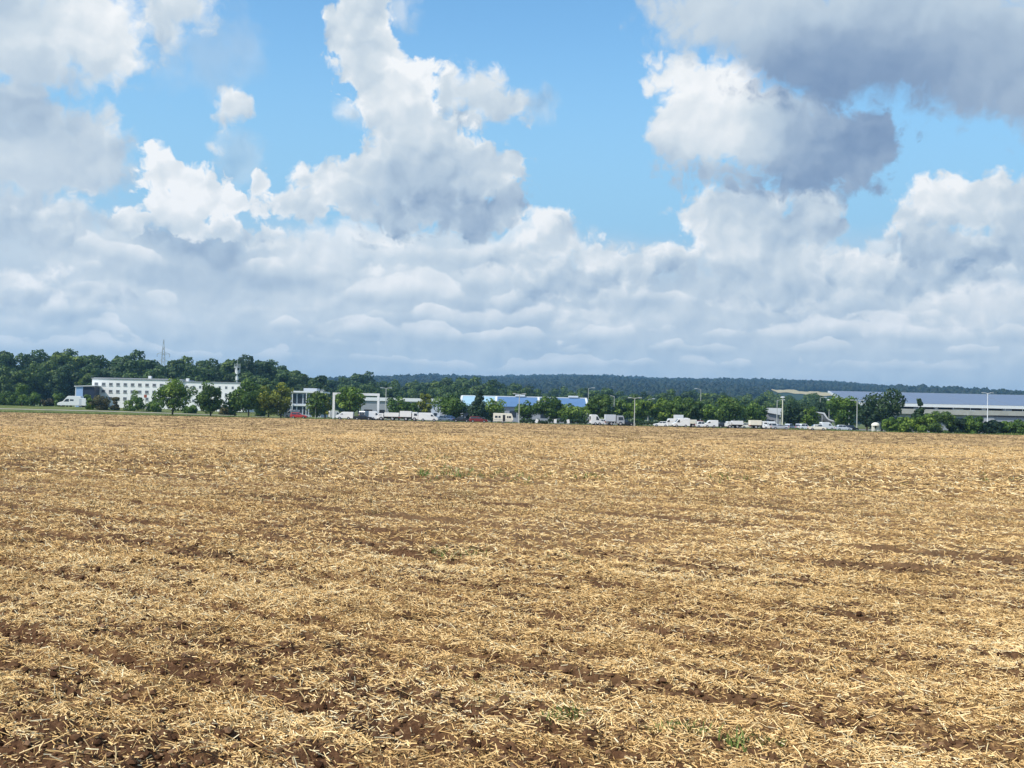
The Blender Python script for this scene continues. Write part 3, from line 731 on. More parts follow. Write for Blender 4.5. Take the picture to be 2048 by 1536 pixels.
# ------------------------------------------------------------------ ground, yard, hills, haze
def ground_material():
    m, b = material('grassy_ground', 0.95, 0.1)
    p = OBJC()
    n = NOISE(p, 0.35, 6, 0.6); n2 = NOISE(p, 0.03, 4, 0.55)
    g = RAMP(n, [(0.3, (0.050, 0.075, 0.020)), (0.5, (0.115, 0.140, 0.036)), (0.7, (0.210, 0.205, 0.070))])
    g = MIX(SS(n2, 0.45, 0.65) * 0.5, g, (0.16, 0.165, 0.055))
    x, y, z = SEP(p)
    g = MIX(SS(y, 900, 1500), g, MIX(n2, (0.022, 0.040, 0.017), (0.040, 0.060, 0.026)))
    put(b.inputs['Base Color'], g)
    return m
def build_ground():
    def axis(lo, hi, parts):
        return np.unique(np.concatenate([[lo, hi]] + [np.arange(a, b, s) for a, b, s in parts]))
    xs = axis(-8000, 8000, [(-8000, -600, 400), (-600, -200, 20), (-200, 200, 4), (200, 600, 20), (600, 2400, 60), (-2400, -600, 60), (2400, 8000, 400)])
    ys = axis(-8000, 8000, [(-8000, -200, 500), (-200, 220, 20), (220, 420, 3), (420, 1000, 20), (1000, 4600, 40), (4600, 8000, 300)])
    X, Y = np.meshgrid(xs, ys)
    Z = ground_z(X, Y)
    inside = sst(0, 5, field_edge(X) - Y) * (np.abs(X) < 425) * (Y > -165)
    Z = Z - 0.02 - 0.5 * inside
    v = np.stack([X, Y, Z], -1).reshape(-1, 3)
    me = np_mesh('ground', v, grid_faces(len(ys), len(xs)), ground_material(), smooth=True)
    o = link(bpy.data.objects.new('ground', me)); o['kind'] = 'structure'
build_ground()
m_yard, _b = material('asphalt', 0.9, 0.2)
_n = NOISE(OBJC(), 0.8, 5, 0.6)
put(_b.inputs['Base Color'], RAMP(_n, [(0.3, (0.11, 0.105, 0.095)), (0.7, (0.20, 0.19, 0.17))]))
def build_yard():
    xs = np.linspace(-42, 260, 80); t = np.linspace(0, 1, 30)
    X, T = np.meshgrid(xs, t)
    Y = field_edge(X) + 2.5 + T * (360 - field_edge(X) - 2.5)
    v = np.stack([X, Y, ground_z(X, Y) + 0.012], -1).reshape(-1, 3)
    o = link(bpy.data.objects.new('yard', np_mesh('yard', v, grid_faces(30, 80), m_yard))); o['kind'] = 'structure'
build_yard()
# a gravel road crosses the bank on the left
m_road, _b = material('gravel', 0.95, 0.1)
put(_b.inputs['Base Color'], RAMP(NOISE(OBJC(), 0.9, 5, 0.6), [(0.3, (0.26, 0.235, 0.19)), (0.7, (0.44, 0.40, 0.33))]))
xs = np.linspace(-260, -30, 90); yy = np.linspace(297, 301, 3)
X, Y = np.meshgrid(xs, yy); Y = Y + 2.0 * np.sin(X / 60)
v = np.stack([X, Y, ground_z(X, Y) + 0.03], -1).reshape(-1, 3)
o = link(bpy.data.objects.new('road', np_mesh('road', v, grid_faces(3, 90), m_road))); o['kind'] = 'structure'

# the pale field on the far hillside, laid over the slope where the photograph shows it
def y_on_hill(px, py):
    Ys = np.linspace(1100, 4100, 600); d = ray(px, py)
    xs = d.x / d.y * Ys; zs = EYE + d.z / d.y * Ys
    g = ground_z(xs, Ys); k = np.where(g >= zs)[0]
    return float(Ys[k[0]]) if len(k) else 4100.0
FF_PX = [(1540, 780.0, 781.0), (1556, 780.0, 786.0), (1580, 780.8, 787.0), (1600, 783.0, 789.5), (1640, 785.5, 792.5), (1690, 785.5, 794.0), (1710, 785.5, 795.0), (1800, 786.5, 796.0)]
ff = []
for px in np.linspace(1540, 1800, 50):
    a = np.interp(px, [p[0] for p in FF_PX], [p[1] for p in FF_PX]); b = np.interp(px, [p[0] for p in FF_PX], [p[2] for p in FF_PX])
    a += 1.1 * math.sin(px * 0.13) + 0.5 * math.sin(px * 0.41); b += 0.7 * math.sin(px * 0.21 + 1); b = max(a + 0.6, b)
    Ya, Yb = y_on_hill(px, a), y_on_hill(px, b)
    for t in np.linspace(0, 1, 9):
        Yc = Yb + (Ya - Yb) * t; xc = xat(px, Yc, 788); ff.append((xc, Yc, float(ground_z(xc, Yc)) + 1.2))
ff = np.array(ff)
m_ff, _b = material('far_stubble', 0.95, 0.1)
put(_b.inputs['Base Color'], RAMP(NOISE(OBJC(), 0.02, 4, 0.5), [(0.3, (0.33, 0.27, 0.14)), (0.7, (0.46, 0.39, 0.22))]))
o = link(bpy.data.objects.new('far_field', np_mesh('far_field', ff, grid_faces(50, 9), m_ff))); o['kind'] = 'structure'

# woods on the hills: one mass
def build_forest():
    t = (1 + 5 ** 0.5) / 2
    iv = np.array([(-1, t, 0), (1, t, 0), (-1, -t, 0), (1, -t, 0), (0, -1, t), (0, 1, t), (0, -1, -t), (0, 1, -t), (t, 0, -1), (t, 0, 1), (-t, 0, -1), (-t, 0, 1)]) / 1.9
    jf = np.array([(0, 11, 5), (0, 5, 1), (0, 1, 7), (0, 7, 10), (0, 10, 11), (1, 5, 9), (5, 11, 4), (11, 10, 2), (10, 7, 6), (7, 1, 8), (3, 9, 4), (3, 4, 2), (3, 2, 6), (3, 6, 8), (3, 8, 9), (4, 9, 5), (2, 4, 11), (6, 2, 10), (8, 6, 7), (9, 8, 1)])
    n = 120000
    y = (1150 ** 1.3 + rng.random(n) * (4500 ** 1.3 - 1150 ** 1.3)) ** (1 / 1.3)
    x = (rng.random(n) * 2 - 1) * 0.60 * y
    lo = ff.reshape(50, 9, 3)
    fx = lo[:, 4, 0]; k = np.ones(n, bool)
    u = x / y; ul = lo[:, 0, 0] / lo[:, 0, 1]
    yb = np.interp(u, ul, lo[:, 0, 1]); ya = np.interp(u, ul, lo[:, 8, 1])
    k &= ~((u > ul[0]) & (u < ul[-1]) & (y > yb - 750) & (y < ya + 10))
    k &= (fbm(x / 120, y / 160, 3, 101) > 0.33)
    x, y = x[k], y[k]; n = len(x)
    r = rng.uniform(3.0, 6.0, n) * (0.8 + 0.5 * fbm(x / 200, y / 200, 2, 103)); r = r * (0.95 + 0.15 * sst(0.50, 0.70, fbm(x / 60, y / 500, 3, 107))); hh = rng.uniform(0.9, 1.6, n)
    z = ground_z(x, y) + r * hh * 0.75
    v = iv[None] * (r[:, None] * rng.uniform(0.75, 1.25, (n, 12)))[:, :, None]
    v[:, :, 2] *= hh[:, None]
    v = v + np.stack([x, y, z], -1)[:, None, :]
    f = (np.arange(n)[:, None, None] * 12 + jf[None]).reshape(-1, 3)
    m = foliage('hill_leaves', (0.006, 0.014, 0.009), (0.014, 0.028, 0.014), (0.030, 0.050, 0.020), 0.0)
    me = np_mesh('forest', v.reshape(-1, 3), f, m)
    attr(me, 'tint', np.repeat(np.clip(rng.normal(0.5, 0.25, n), 0, 1), 12))
    o = link(bpy.data.objects.new('forest', me)); o['kind'] = 'stuff'
    o['label'] = 'dark wooded hills along the whole horizon'; o['category'] = 'forest'
build_forest()

def build_haze():
    m = bpy.data.materials.new('air'); m.use_nodes = True
    nt = m.node_tree; nt.nodes.clear()
    o = nt.nodes.new('ShaderNodeOutputMaterial'); v = nt.nodes.new('ShaderNodeVolumePrincipled')
    v.inputs['Color'].default_value = (0.34, 0.66, 1.0, 1); v.inputs['Density'].default_value = HAZE; v.inputs['Anisotropy'].default_value = 0.2
    nt.links.new(v.outputs[0], o.inputs[1])
    b = MB().box(-8300, 8300, -8300, 8300, -4, 200).build('haze', m); b['kind'] = 'stuff'; b['label'] = 'pale air over the whole scene'; b['category'] = 'haze'
HAZE = 0.00014
build_haze()
# ------------------------------------------------------------------ trees
def place(proto, px, top, base, Y, h_proto, label, rz=None, w=1.0, first=[], base_on_ground=True):
    """stand a copy of a tree so that it is as tall as the photograph shows; px, top, base in photograph pixels"""
    p = on_ground(px, Y)
    h = zat(px, top, Y) - p.z
    s = h / h_proto
    t = copy_tree(proto, p, rnd.uniform(0, 6.28) if rz is None else rz, (s * w, s * w, s), label)
    return t
def finish(proto):
    for c in list(proto.children_recursive): bpy.data.objects.remove(c)
    bpy.data.objects.remove(proto)

# wood trees: three shapes, about 24 m
W = []
for k, (h0, rx, nc) in enumerate(((1.5, 7.4, 40), (2.5, 6.6, 34), (1.0, 8.2, 46))):
    W.append(tree_proto('woodland_tree', 'x', 'tree', round_clumps(h0, 24, rx, nc, rmin=0.30, rmax=0.46, jag=0.10), 5600, 0.80, F_WOOD, h0 + 2, 20, 0.38, 4, 3.0))
sil = [(-60, 690), (0, 693), (15, 695), (30, 702), (48, 722), (62, 706), (95, 700), (105, 697), (150, 700), (190, 706), (215, 716), (245, 703), (265, 702), (290, 709), (318, 722), (345, 716), (365, 713), (400, 714), (430, 716), (470, 711), (500, 712), (540, 719), (570, 726), (592, 736), (605, 748), (618, 740), (640, 746), (656, 758), (680, 752), (698, 745), (715, 742), (740, 745), (760, 756), (790, 760), (850, 756), (880, 754), (905, 748), (930, 748), (950, 752), (985, 754), (1020, 762), (1060, 768)]
sx_, sy_ = [p[0] for p in sil], [p[1] for p in sil]
def wood(x0, x1, step, Ya, Yb, drop, label, group, bright=None):
    px = x0; i = 0
    while px < x1:
        Y = rnd.uniform(Ya, Yb)
        top = np.interp(px, sx_, sy_) + rnd.uniform(*drop)
        t = place(W[i % 3], px, top, 0, Y, 24.5, label, w=rnd.uniform(0.85, 1.15))
        t['group'] = group
        px += step * rnd.uniform(0.7, 1.3); i += 1
G1 = 'trees of the wood behind the white building'
wood(-60, 640, 19, 470, 540, (-2, 4), 'tall dark green broadleaf tree in the wood behind the white building', G1)
wood(-50, 640, 22, 425, 460, (14, 40), 'tall dark green broadleaf tree in the wood behind the white building', G1)
G2 = 'trees of the lower wood behind the sheds'
wood(640, 1060, 17, 640, 760, (-2, 5), 'mid green tree of the lower wood behind the sheds', G2)
wood(640, 1060, 21, 520, 600, (10, 24), 'mid green tree of the lower wood behind the sheds', G2)
# lower trees between the wood and the foot of the hill
sx_, sy_ = [1000, 1080, 1160, 1240, 1330, 1420, 1500, 1560, 1620, 1700, 1760, 1900, 2060], [770, 776, 772, 776, 779, 778, 783, 786, 789, 794, 798, 798, 800]
G3 = 'far trees at the foot of the hill'
wood(1040, 1720, 17, 620, 900, (-4, 9), 'small hazy green tree at the foot of the wooded hill', G3)
wood(1040, 1720, 24, 480, 600, (10, 18), 'small hazy green tree at the foot of the wooded hill', G3)
wood(1530, 1730, 11, 880, 980, (3, 10), 'small hazy green tree at the foot of the wooded hill', G3)
for p in W: finish(p)

# street trees: each one is its own shape
def street(name, px, top, base, wpx, fol, label, cat='tree', Y=None, kind='round', n=2600, size=0.36, k=30, trunk=0.20, group=None, low=0.15):
    Y = Y or depth(px, base)
    p = on_ground(px, Y)
    h = zat(px, top, Y) - p.z; rx = wpx / 2 * Y / FPX * 1.06; n = int(n * 1.25)
    if kind == 'round': cl = round_clumps(h * low, h * 0.97, rx * 1.02, k, rmin=0.27, rmax=0.44, jag=0.24)
    elif kind == 'cone':
        cl = []
        for _ in range(k):
            t = rnd.random() ** 1.4; a = rnd.random() * 6.28; r = rx * (1 - t) * rnd.uniform(0.3, 0.85)
            cl.append((math.cos(a) * r, math.sin(a) * r, h * (0.10 + 0.86 * t), rx * (0.22 + 0.25 * (1 - t))))
    else: cl = round_clumps(-h * 0.15, h * 0.95, rx, k, rmin=0.28, rmax=0.45, jag=0.2)
    t = thing(name, label, cat, p, rnd.random() * 6, group)
    if kind == 'bush':
        m = MB()
        for i in range(5):
            a = i * 1.26; m.tube((0, 0, -0.1), (math.cos(a) * rx * 0.4, math.sin(a) * rx * 0.4, h * 0.6), 0.06, 0.02, 6)
        m.build('stem', M_BARK, t)
    else: limbs(h * 0.28, h * 0.9, trunk, 5 if kind == 'round' else 0, rx * 0.5).build('trunk', M_BARK, t)
    link(bpy.data.objects.new('crown' if kind != 'bush' else 'foliage', crown_mesh('crown', cl, n, size, fol)), t)
    return t
street('street_tree', 345, 763, 828, 72, F_STREET, 'largest round dark green tree in front of the white building', Y=280, n=2800)
street('street_tree', 421, 768, 830, 58, F_STREET, 'round dark green tree at the right end of the white building', Y=279)
street('street_tree', 470, 782, 830, 40, F_STREET, 'small green tree under the white telecom mast', Y=281, n=1300)
street('street_tree', 497, 764, 831, 60, F_STREET, 'bright green tree just left of the yellow trees', Y=279)
street('street_tree', 537, 776, 832, 50, F_YELLOW, 'lower yellowing tree beside a taller yellow one', Y=278, n=1500)
street('street_tree', 562, 767, 832, 46, F_YELLOW, 'taller yellowing tree left of the grey office building', Y=279, n=1500)
street('street_tree', 632, 780, 833, 46, F_LIGHT, 'light green tree between the grey office and the white portal frame', Y=277, n=1500)
street('street_tree', 700, 766, 836, 46, F_STREET, 'dark green tree standing inside the white portal frame', Y=272, n=2400)
street('street_tree', 650, 788, 832, 22, F_YELLOW, 'narrow yellowish tree touching the left post of the portal frame', Y=290, n=800)
street('street_tree', 798, 791, 832, 44, F_STREET, 'low dark tree behind the long white truck', Y=300, n=1300)
street('street_tree', 824, 800, 834, 28, F_STREET, 'small dark tree behind the middle white truck', Y=300, n=900)
street('street_tree', 850, 784, 834, 26, F_YELLOW, 'small yellow green tree left of the pale gabled shed', Y=300, n=900)
street('street_tree', 908, 792, 838, 62, F_STREET, 'green tree right of the pale gabled shed', Y=292)
street('cypress_tree', 958, 774, 838, 42, F_DARK, 'pointed dark evergreen in front of the pale blue roof', 'conifer', Y=290, kind='cone', n=2300, k=46)
street('street_tree', 984, 802, 836, 54, F_LIGHT, 'low light green tree behind the caravan', Y=298, n=1200)
street('street_tree', 1054, 804, 840, 44, F_STREET, 'low dark tree right of the tall lamp post by the caravan', Y=292, n=1200)
street('street_tree', 1100, 792, 842, 58, F_STREET, 'broad green tree in front of the blue roof', Y=290)
street('street_tree', 1148, 812, 842, 60, F_LIGHT, 'lower light green tree at the right part of the blue roof', Y=288)
street('street_tree', 1198, 786, 843, 46, F_LIGHT, 'tall light green tree at the right end of the blue roofed hall', Y=292)
street('street_tree', 1245, 800, 843, 38, F_LIGHT, 'light green tree above the pale grey truck', Y=292, n=1200)
street('street_tree', 1282, 794, 845, 42, F_STREET, 'dark tree behind the lamp post right of the grey truck', Y=290)
street('street_tree', 1322, 800, 845, 44, F_LIGHT, 'light green tree above the white hatchback', Y=292)
street('street_tree', 1352, 799, 845, 40, F_LIGHT, 'light green tree behind the raised white box', Y=300)
street('street_tree', 1386, 797, 845, 44, F_LIGHT, 'light green tree above the red truck', Y=300)
street('street_tree', 1420, 806, 846, 36, F_STREET, 'dark tree left of the bright round tree', Y=300, n=1200)
street('street_tree', 1462, 796, 847, 66, F_LIGHT, 'broad bright green tree crossed by a thin lamp post', Y=290, n=2200)
street('street_tree', 1510, 808, 848, 46, F_STREET, 'dark low tree left of the white gabled shed', Y=296)
street('street_tree', 1590, 806, 850, 56, F_DARK, 'dark green tree right of the two tall lamp posts', Y=292)
street('street_tree', 1622, 818, 850, 46, F_STREET, 'low green tree left of the white sloping roofs', Y=290, n=1300)
street('street_tree', 1652, 794, 850, 46, F_DARK, 'dark tree behind the white sloping roofs', Y=330)
street('street_tree', 1692, 792, 856, 66, F_STREET, 'big dark green tree left of the solar hall', Y=275, n=2400)
street('pine_tree', 1764, 779, 858, 74, F_DARK, 'tall ragged dark pine before the left end of the solar hall', 'conifer', Y=270, n=2700, k=40, low=0.12)
street('street_tree', 1734, 816, 858, 40, F_DARK, 'low dark tree left of the ragged pine', Y=268, n=1200)
street('conifer', 1838, 797, 858, 36, F_DARK, 'small pointed dark conifer in front of the solar hall', 'conifer', Y=262, kind='cone', n=1700, k=34)
street('young_tree', 43, 764, 815, 24, F_LIGHT, 'slim young tree on the left bank', Y=318, n=700, k=14, trunk=0.09)
# shrubs on the left bank
for px, top, base, w, fol, lab in ((8, 786, 812, 44, F_STREET, 'green shrub at the left edge of the photo'), (32, 792, 813, 36, F_LIGHT, 'low light green shrub left of the young tree'), (66, 788, 813, 40, F_STREET, 'green shrub right of the young tree'),
                                  (94, 796, 814, 26, F_BROWN, 'small brownish shrub midway to the white motorhome'), (116, 782, 814, 24, F_LIGHT, 'tall light green shrub behind the nose of the white motorhome'), (180, 786, 818, 24, F_STREET, 'dark shrub behind the tail of the white motorhome'),
                                  (206, 790, 819, 42, F_BROWN, 'bronze shrub under the first windows of the white building'), (231, 786, 819, 22, F_BROWN, 'reddish brown shrub under the white facade'), (268, 782, 820, 40, F_STREET, 'grey green shrub against the white facade'),
                                  (310, 802, 822, 34, F_LIGHT, 'light green shrub right of the post with the red sign'), (382, 806, 826, 30, F_STREET, 'low shrub between the two dark trees'), (452, 808, 828, 30, F_BROWN, 'low brown shrub right of the white building'),
                                  (520, 812, 830, 30, F_STREET, 'low dark shrub behind the bright green tree')):
    street('shrub', px, top, base, w, fol, lab, 'shrub', Y=330 if px < 150 else 305, kind='bush', n=1300, size=0.30, k=14)
# the hedge of bushes at the right
for i, (px, top, w, fol, lab) in enumerate(((1782, 836, 36, F_STREET, 'first bush of the right hedge beside the white domed shelter'), (1812, 833, 40, F_STREET, 'green rounded bush second in the right hedge'), (1846, 830, 44, F_STREET, 'mid green bush of the hedge below the small pointed conifer'),
                                 (1882, 825, 50, F_LIGHT, 'tallest yellow green bush of the right hedge'), (1918, 838, 40, F_DARK, 'low dark bush right of the tallest hedge bush'), (1950, 832, 44, F_STREET, 'rounded bush left of the thin white lamp post'),
                                 (1984, 844, 42, F_DARK, 'low dark bush right of the thin white lamp post'), (2016, 846, 40, F_STREET, 'low green bush below the grey house row'), (2048, 840, 44, F_STREET, 'green bush cut by the right edge of the photo'))):
    street('bush', px, top - 3, 866, w, fol, lab, 'bush', Y=246 - i * 1.0, kind='bush', n=2400, size=0.28, k=20, group=None)
# ------------------------------------------------------------------ buildings
def pane_box(parent, x0, x1, z0, z1, y, mat=None, name='window', frame=True, sill=False):
    """a window standing 4 cm proud of a wall whose face is at y"""
    f = MB().box(x0, x1, y - 0.05, y + 0.05, z0, z1).build(name, M_GLASS if not frame else M_GREYW, parent)
    if frame: MB().box(x0 + 0.09, x1 - 0.09, y - 0.075, y - 0.052, z0 + 0.09, z1 - 0.09).build('pane', mat or M_GLASS, f)
    if sill: MB().box(x0 - 0.06, x1 + 0.06, y - 0.16, y - 0.052, z0 - 0.08, z0 - 0.005).build('sill', M_CONC, f)
    return f
def site(px, Y, name, label, cat, rz=0.0):
    p = on_ground(px, Y); return thing(name, label, cat, p, rz), p
# white three-storey building on the left, a little lower at its right half
t, p = site(182, 352, 'white_building', 'long white three-storey building with small dark windows below the wood', 'building', -0.04)
W1 = xat(366, 352) - p.x; W2 = xat(492, 352) - p.x
H1 = zat(182, 757, 352) - p.z; H2 = zat(420, 765, 352) - p.z
MB().box(0, W1, 0, 12, -0.5, H1).build('wall', M_RENDER, t)
MB().box(W1, W2, 0.4, 12, -0.5, H2).build('wall', M_RENDER, t)
r = MB().box(-0.25, W1 + 0.1, -0.25, 12.2, H1, H1 + 0.22).box(0.3, W1 - 0.4, 0.4, 11.6, H1 + 0.22, H1 + 0.4).build('roof', M_GREY, t)
MB().box(W1 * 0.58, W1 * 0.58 + 0.9, 3, 4, H1 + 0.4, H1 + 1.3).build('chimney', M_RENDER, r)
r = MB().box(W1 + 0.1, W2 + 0.25, 0.15, 12.2, H2, H2 + 0.2).build('roof', M_GREY, t)
MB().box(W1 + 0.3, W1 + 1.2, 2, 3, H2 + 0.2, H2 + 1.2).build('chimney', M_RENDER, r)
nw = 12
for fl in range(3):
    z = H1 - 2.15 - fl * 2.25
    for i in range(nw):
        x = 0.8 + i * (W1 - 1.2) / nw
        pane_box(t, x, x + 1.2, z, z + 0.95, 0.0, M_PANE, sill=True)
    for i in range(9):
        x = W1 + 0.9 + i * (W2 - W1 - 1.2) / 9
        pane_box(t, x, x + 0.75, H2 - 2.0 - fl * 2.2, H2 - 1.1 - fl * 2.2, 0.4, M_PANE)
MB().box(W1 * 0.42, W1 * 0.42 + 1.2, -0.06, 0.05, 0, 2.1).build('door', M_DARK, t)
# the small blue shed left of it
t, p = site(149, 345, 'blue_shed', 'small dark shed with a light blue panel and white roof left of the white building', 'shed', 0.12)
w = xat(186, 345) - p.x; h = zat(165, 771, 345) - p.z
MB().box(0, w, 0, 6, -0.5, h - 0.35).build('wall', M_NAVY, t)
MB().box(0.3, w * 0.40, -0.09, -0.01, -0.2, h - 0.5).build('wall_panel', M_SKYBLUE, t)
MB().prism([(-0.3, h - 0.4), (w + 0.3, h - 0.1), (w + 0.3, h + 0.15), (-0.3, h - 0.15)], -0.4, 6.4).build('roof', M_WHITE, t)
MB().box(0.45 * w, 0.95 * w, -0.06, 0.04, 0, 2.6).build('door', M_DARK, t)
MB().box(0, 0.28, -0.10, -0.02, -0.2, h - 0.4).build('corner_post', M_WHITE, t)
# grey office with a glazed front
t, p = site(556, 335, 'office_building', 'flat grey office with dark glazed floors and white roof edge', 'building', 0.0)
w = xat(642, 335) - p.x; h = zat(600, 782, 335) - p.z
MB().box(0, w, 0, 12, -0.5, h - 0.5).build('wall', M_GREYW, t)
r = MB().box(-0.6, w + 0.6, -0.9, 12.4, h - 0.5, h).build('roof', M_WHITE, t)
MB().box(w * 0.55, w * 0.86, 2, 7, h, h + 0.95).build('plant_box', M_GREYW, r)
MB().box(-0.2, w + 0.2, -0.55, 0.0, h * 0.40, h * 0.40 + 0.4).build('floor_band', M_WHITE, t)
for fl, (z0, z1) in enumerate(((0.35, h * 0.38), (h * 0.48, h - 0.75))):
    for i in range(7):
        x = 0.3 + i * (w - 0.4) / 7
        pane_box(t, x, x + (w - 0.4) / 7 - 0.2, z0, z1, 0.0)
for i in range(4): MB().tube((0.2 + i * (w - 0.4) / 3, -0.75, -0.3), (0.2 + i * (w - 0.4) / 3, -0.75, h - 0.5), 0.12).build('column', M_WHITE, t)
# long low white shed behind the trees
t, p = site(722, 395, 'long_shed', 'long low shed with a white fascia behind the trucks', 'shed')
w = xat(878, 395) - p.x; h = zat(800, 796, 395) - p.z
MB().box(0, w, 0, 14, -0.5, h - 1.0).build('wall', M_GREY, t)
MB().box(-0.3, w + 0.3, -0.5, -0.02, h - 1.2, h).build('fascia', M_WHITE, t)
MB().prism([(-0.3, h - 1.0), (w + 0.3, h - 1.0), (w + 0.3, h - 0.1), (-0.3, h - 0.1)], 0.0, 14.4).build('roof', M_GREY, t)
for i in range(6):
    x = 1 + i * w / 6.2; MB().box(x, x + 3, -0.06, 0.04, 0, 3.0).build('door', M_DARK, t)
# pale gabled shed
t, p = site(862, 330, 'gabled_shed', 'pale grey shed showing its gable between yellow and green trees', 'shed')
w = xat(893, 330) - p.x; h = zat(877, 803, 330) - p.z
MB().prism([(0, -0.5), (w, -0.5), (w, h * 0.74), (w / 2, h - 0.1), (0, h * 0.74)], 0, 14).build('wall', M_GREYW, t)
MB().prism([(-0.25, h * 0.71), (w / 2, h - 0.02), (w + 0.25, h * 0.71), (w + 0.25, h * 0.71 + 0.16), (w / 2, h + 0.16), (-0.25, h * 0.71 + 0.16)], -0.3, 14.3).build('roof', M_WHITE, t)
MB().box(w * 0.6, w * 0.92, -0.06, 0.04, -0.1, 2.4).build('door', M_GREY, t)
pane_box(t, w * 0.15, w * 0.4, 1.2, 2.3, 0.0)
# blue roofed hall
Yb = 350
t, p = site(918, Yb, 'blue_roofed_hall', 'long hall with a blue sheet roof and white ridges behind the trees', 'hall')
X = lambda px: xat(px, Yb) - p.x
he = zat(1040, 813, Yb) - p.z; hr = zat(1040, 794, Yb + 12) - p.z
MB().box(0, X(1178), 0.3, 23.7, -0.5, he - 0.1).build('wall', M_GREY, t)
for a, b, m in ((918, 990, M_CYANROOF), (990, 1080, M_BLUEROOF), (1080, 1180, M_BLUEROOF)):
    x0, x1 = X(a) + 0.1, X(b) - 0.1
    MB().add([(x0, -0.3, he), (x1, -0.3, he), (x1, 12, hr), (x0, 12, hr), (x1, 24.3, he), (x0, 24.3, he), (x0, -0.3, he - 0.25), (x1, -0.3, he - 0.25), (x1, 12, hr - 0.25), (x0, 12, hr - 0.25), (x1, 24.3, he - 0.25), (x0, 24.3, he - 0.25)],
             [[0, 1, 2, 3], [3, 2, 4, 5], [6, 7, 1, 0], [5, 4, 10, 11], [9, 8, 7, 6], [11, 10, 8, 9], [1, 7, 8, 2], [2, 8, 10, 4], [0, 3, 9, 6], [3, 5, 11, 9]]).build('roof', m, t)
for px in (920, 991, 1078, 1090, 1176):
    x = X(px); MB().add([(x - 0.35, -0.4, he + 0.08), (x + 0.35, -0.4, he + 0.08), (x + 0.35, 12, hr + 0.08), (x - 0.35, 12, hr + 0.08), (x - 0.35, -0.4, he - 0.2), (x + 0.35, -0.4, he - 0.2), (x + 0.35, 12, hr - 0.2), (x - 0.35, 12, hr - 0.2)],
             [[0, 1, 2, 3], [4, 5, 1, 0], [5, 6, 2, 1], [7, 4, 0, 3], [6, 7, 3, 2], [7, 6, 5, 4]]).build('roof_seam', M_WHITE, t)
MB().box(X(920), X(1178), 11.7, 12.3, hr - 0.05, hr + 0.2).build('ridge', M_WHITE, t)
for px in (1030, 1140): MB().box(X(px), X(px) + 3.2, 11.2, 12.8, hr + 0.2, hr + 0.75).build('skylight', M_WHITE, t)
MB().prism([(X(1178), he + 0.1), (X(1178), -0.4), (X(1190), -0.4), (X(1190), 0.2)], -0.6, 0.2).build('sloping_wall', M_WHITE, t)
for i in range(8):
    x = X(925 + i * 31); pane_box(t, x, x + 2.4, 1.2, he - 1.2, 0.3)
# white gabled shed and the sloping white roofs to the right
t, p = site(1526, 300, 'white_shed', 'white shed with an overhanging roof left of the two tall lamp posts', 'shed')
w = xat(1562, 300) - p.x; h = zat(1545, 816, 300) - p.z
MB().box(0.8, w - 0.5, 0, 7, -0.5, h - 1.3).build('wall', M_GREY, t)
MB().prism([(0.9, h - 1.25), (w - 0.2, h - 1.9), (w, h - 0.9), (w, h), (-0.3, h), (0.2, h - 0.4)], -0.6, 7.4).build('roof', M_WHITE, t)
MB().box(w * 0.35, w * 0.62, -0.06, 0.05, -0.1, 2.2).build('door', M_DARK, t)
MB().tube((w - 0.3, -0.4, -0.3), (w - 0.3, -0.4, h - 1.0), 0.1).build('column', M_WHITE, t)
t, p = site(1624, 300, 'canopy', 'white sloping canopy roofs above parked pale cars', 'canopy')
w = xat(1674, 300) - p.x; h = zat(1640, 823, 300) - p.z
MB().prism([(0, h - 0.2), (w * 0.45, h - 0.6), (w * 0.62, h - 2.1), (w * 0.66, h - 2.0), (w * 0.5, h - 0.3), (0, h)], 0, 8).build('roof', M_WHITE, t)
MB().prism([(w * 0.66, h - 2.3), (w, h - 2.9), (w, h - 2.6), (w * 0.66, h - 2.0)], -0.3, 7).build('roof', M_WHITE, t)
for x in (w * 0.12, w * 0.42, w * 0.93): MB().tube((x, 0.3, -0.3), (x, 0.3, h - (0.3 if x < w / 2 else 2.85)), 0.1).build('column', M_STEEL, t)
MB().box(w * 0.05, w * 0.6, 5, 7.5, -0.4, h - 1.0).build('wall', M_GREY, t)
# the hall with the solar roof
Yh = 420
t, p = site(1694, Yh, 'solar_hall', 'long hall whose whole sloping roof is covered with solar panels', 'hall')
t.location.z = 0; p.z = 0
L = xat(2260, Yh) - p.x
he = zat(1900, 809, Yh) ; hr = zat(1900, 786.5, Yh + 26)
sl = (hr - he) / 26
def roofz(y): return he + sl * y
MB().add([(0, 0, he - 0.1), (L, 0, he - 0.1), (L, 26, hr - 0.1), (0, 26, hr - 0.1), (0, 0, he - 0.8), (L, 0, he - 0.8), (L, 26, hr - 0.8), (0, 26, hr - 0.8)],
         [[0, 1, 2, 3], [7, 6, 5, 4], [4, 5, 1, 0], [5, 6, 2, 1], [6, 7, 3, 2], [7, 4, 0, 3]]).build('roof', M_GREYW, t)
MB().box(-0.2, L, -0.35, -0.02, he - 1.15, he - 0.0).build('fascia', M_WHITE, t)
nb = 7
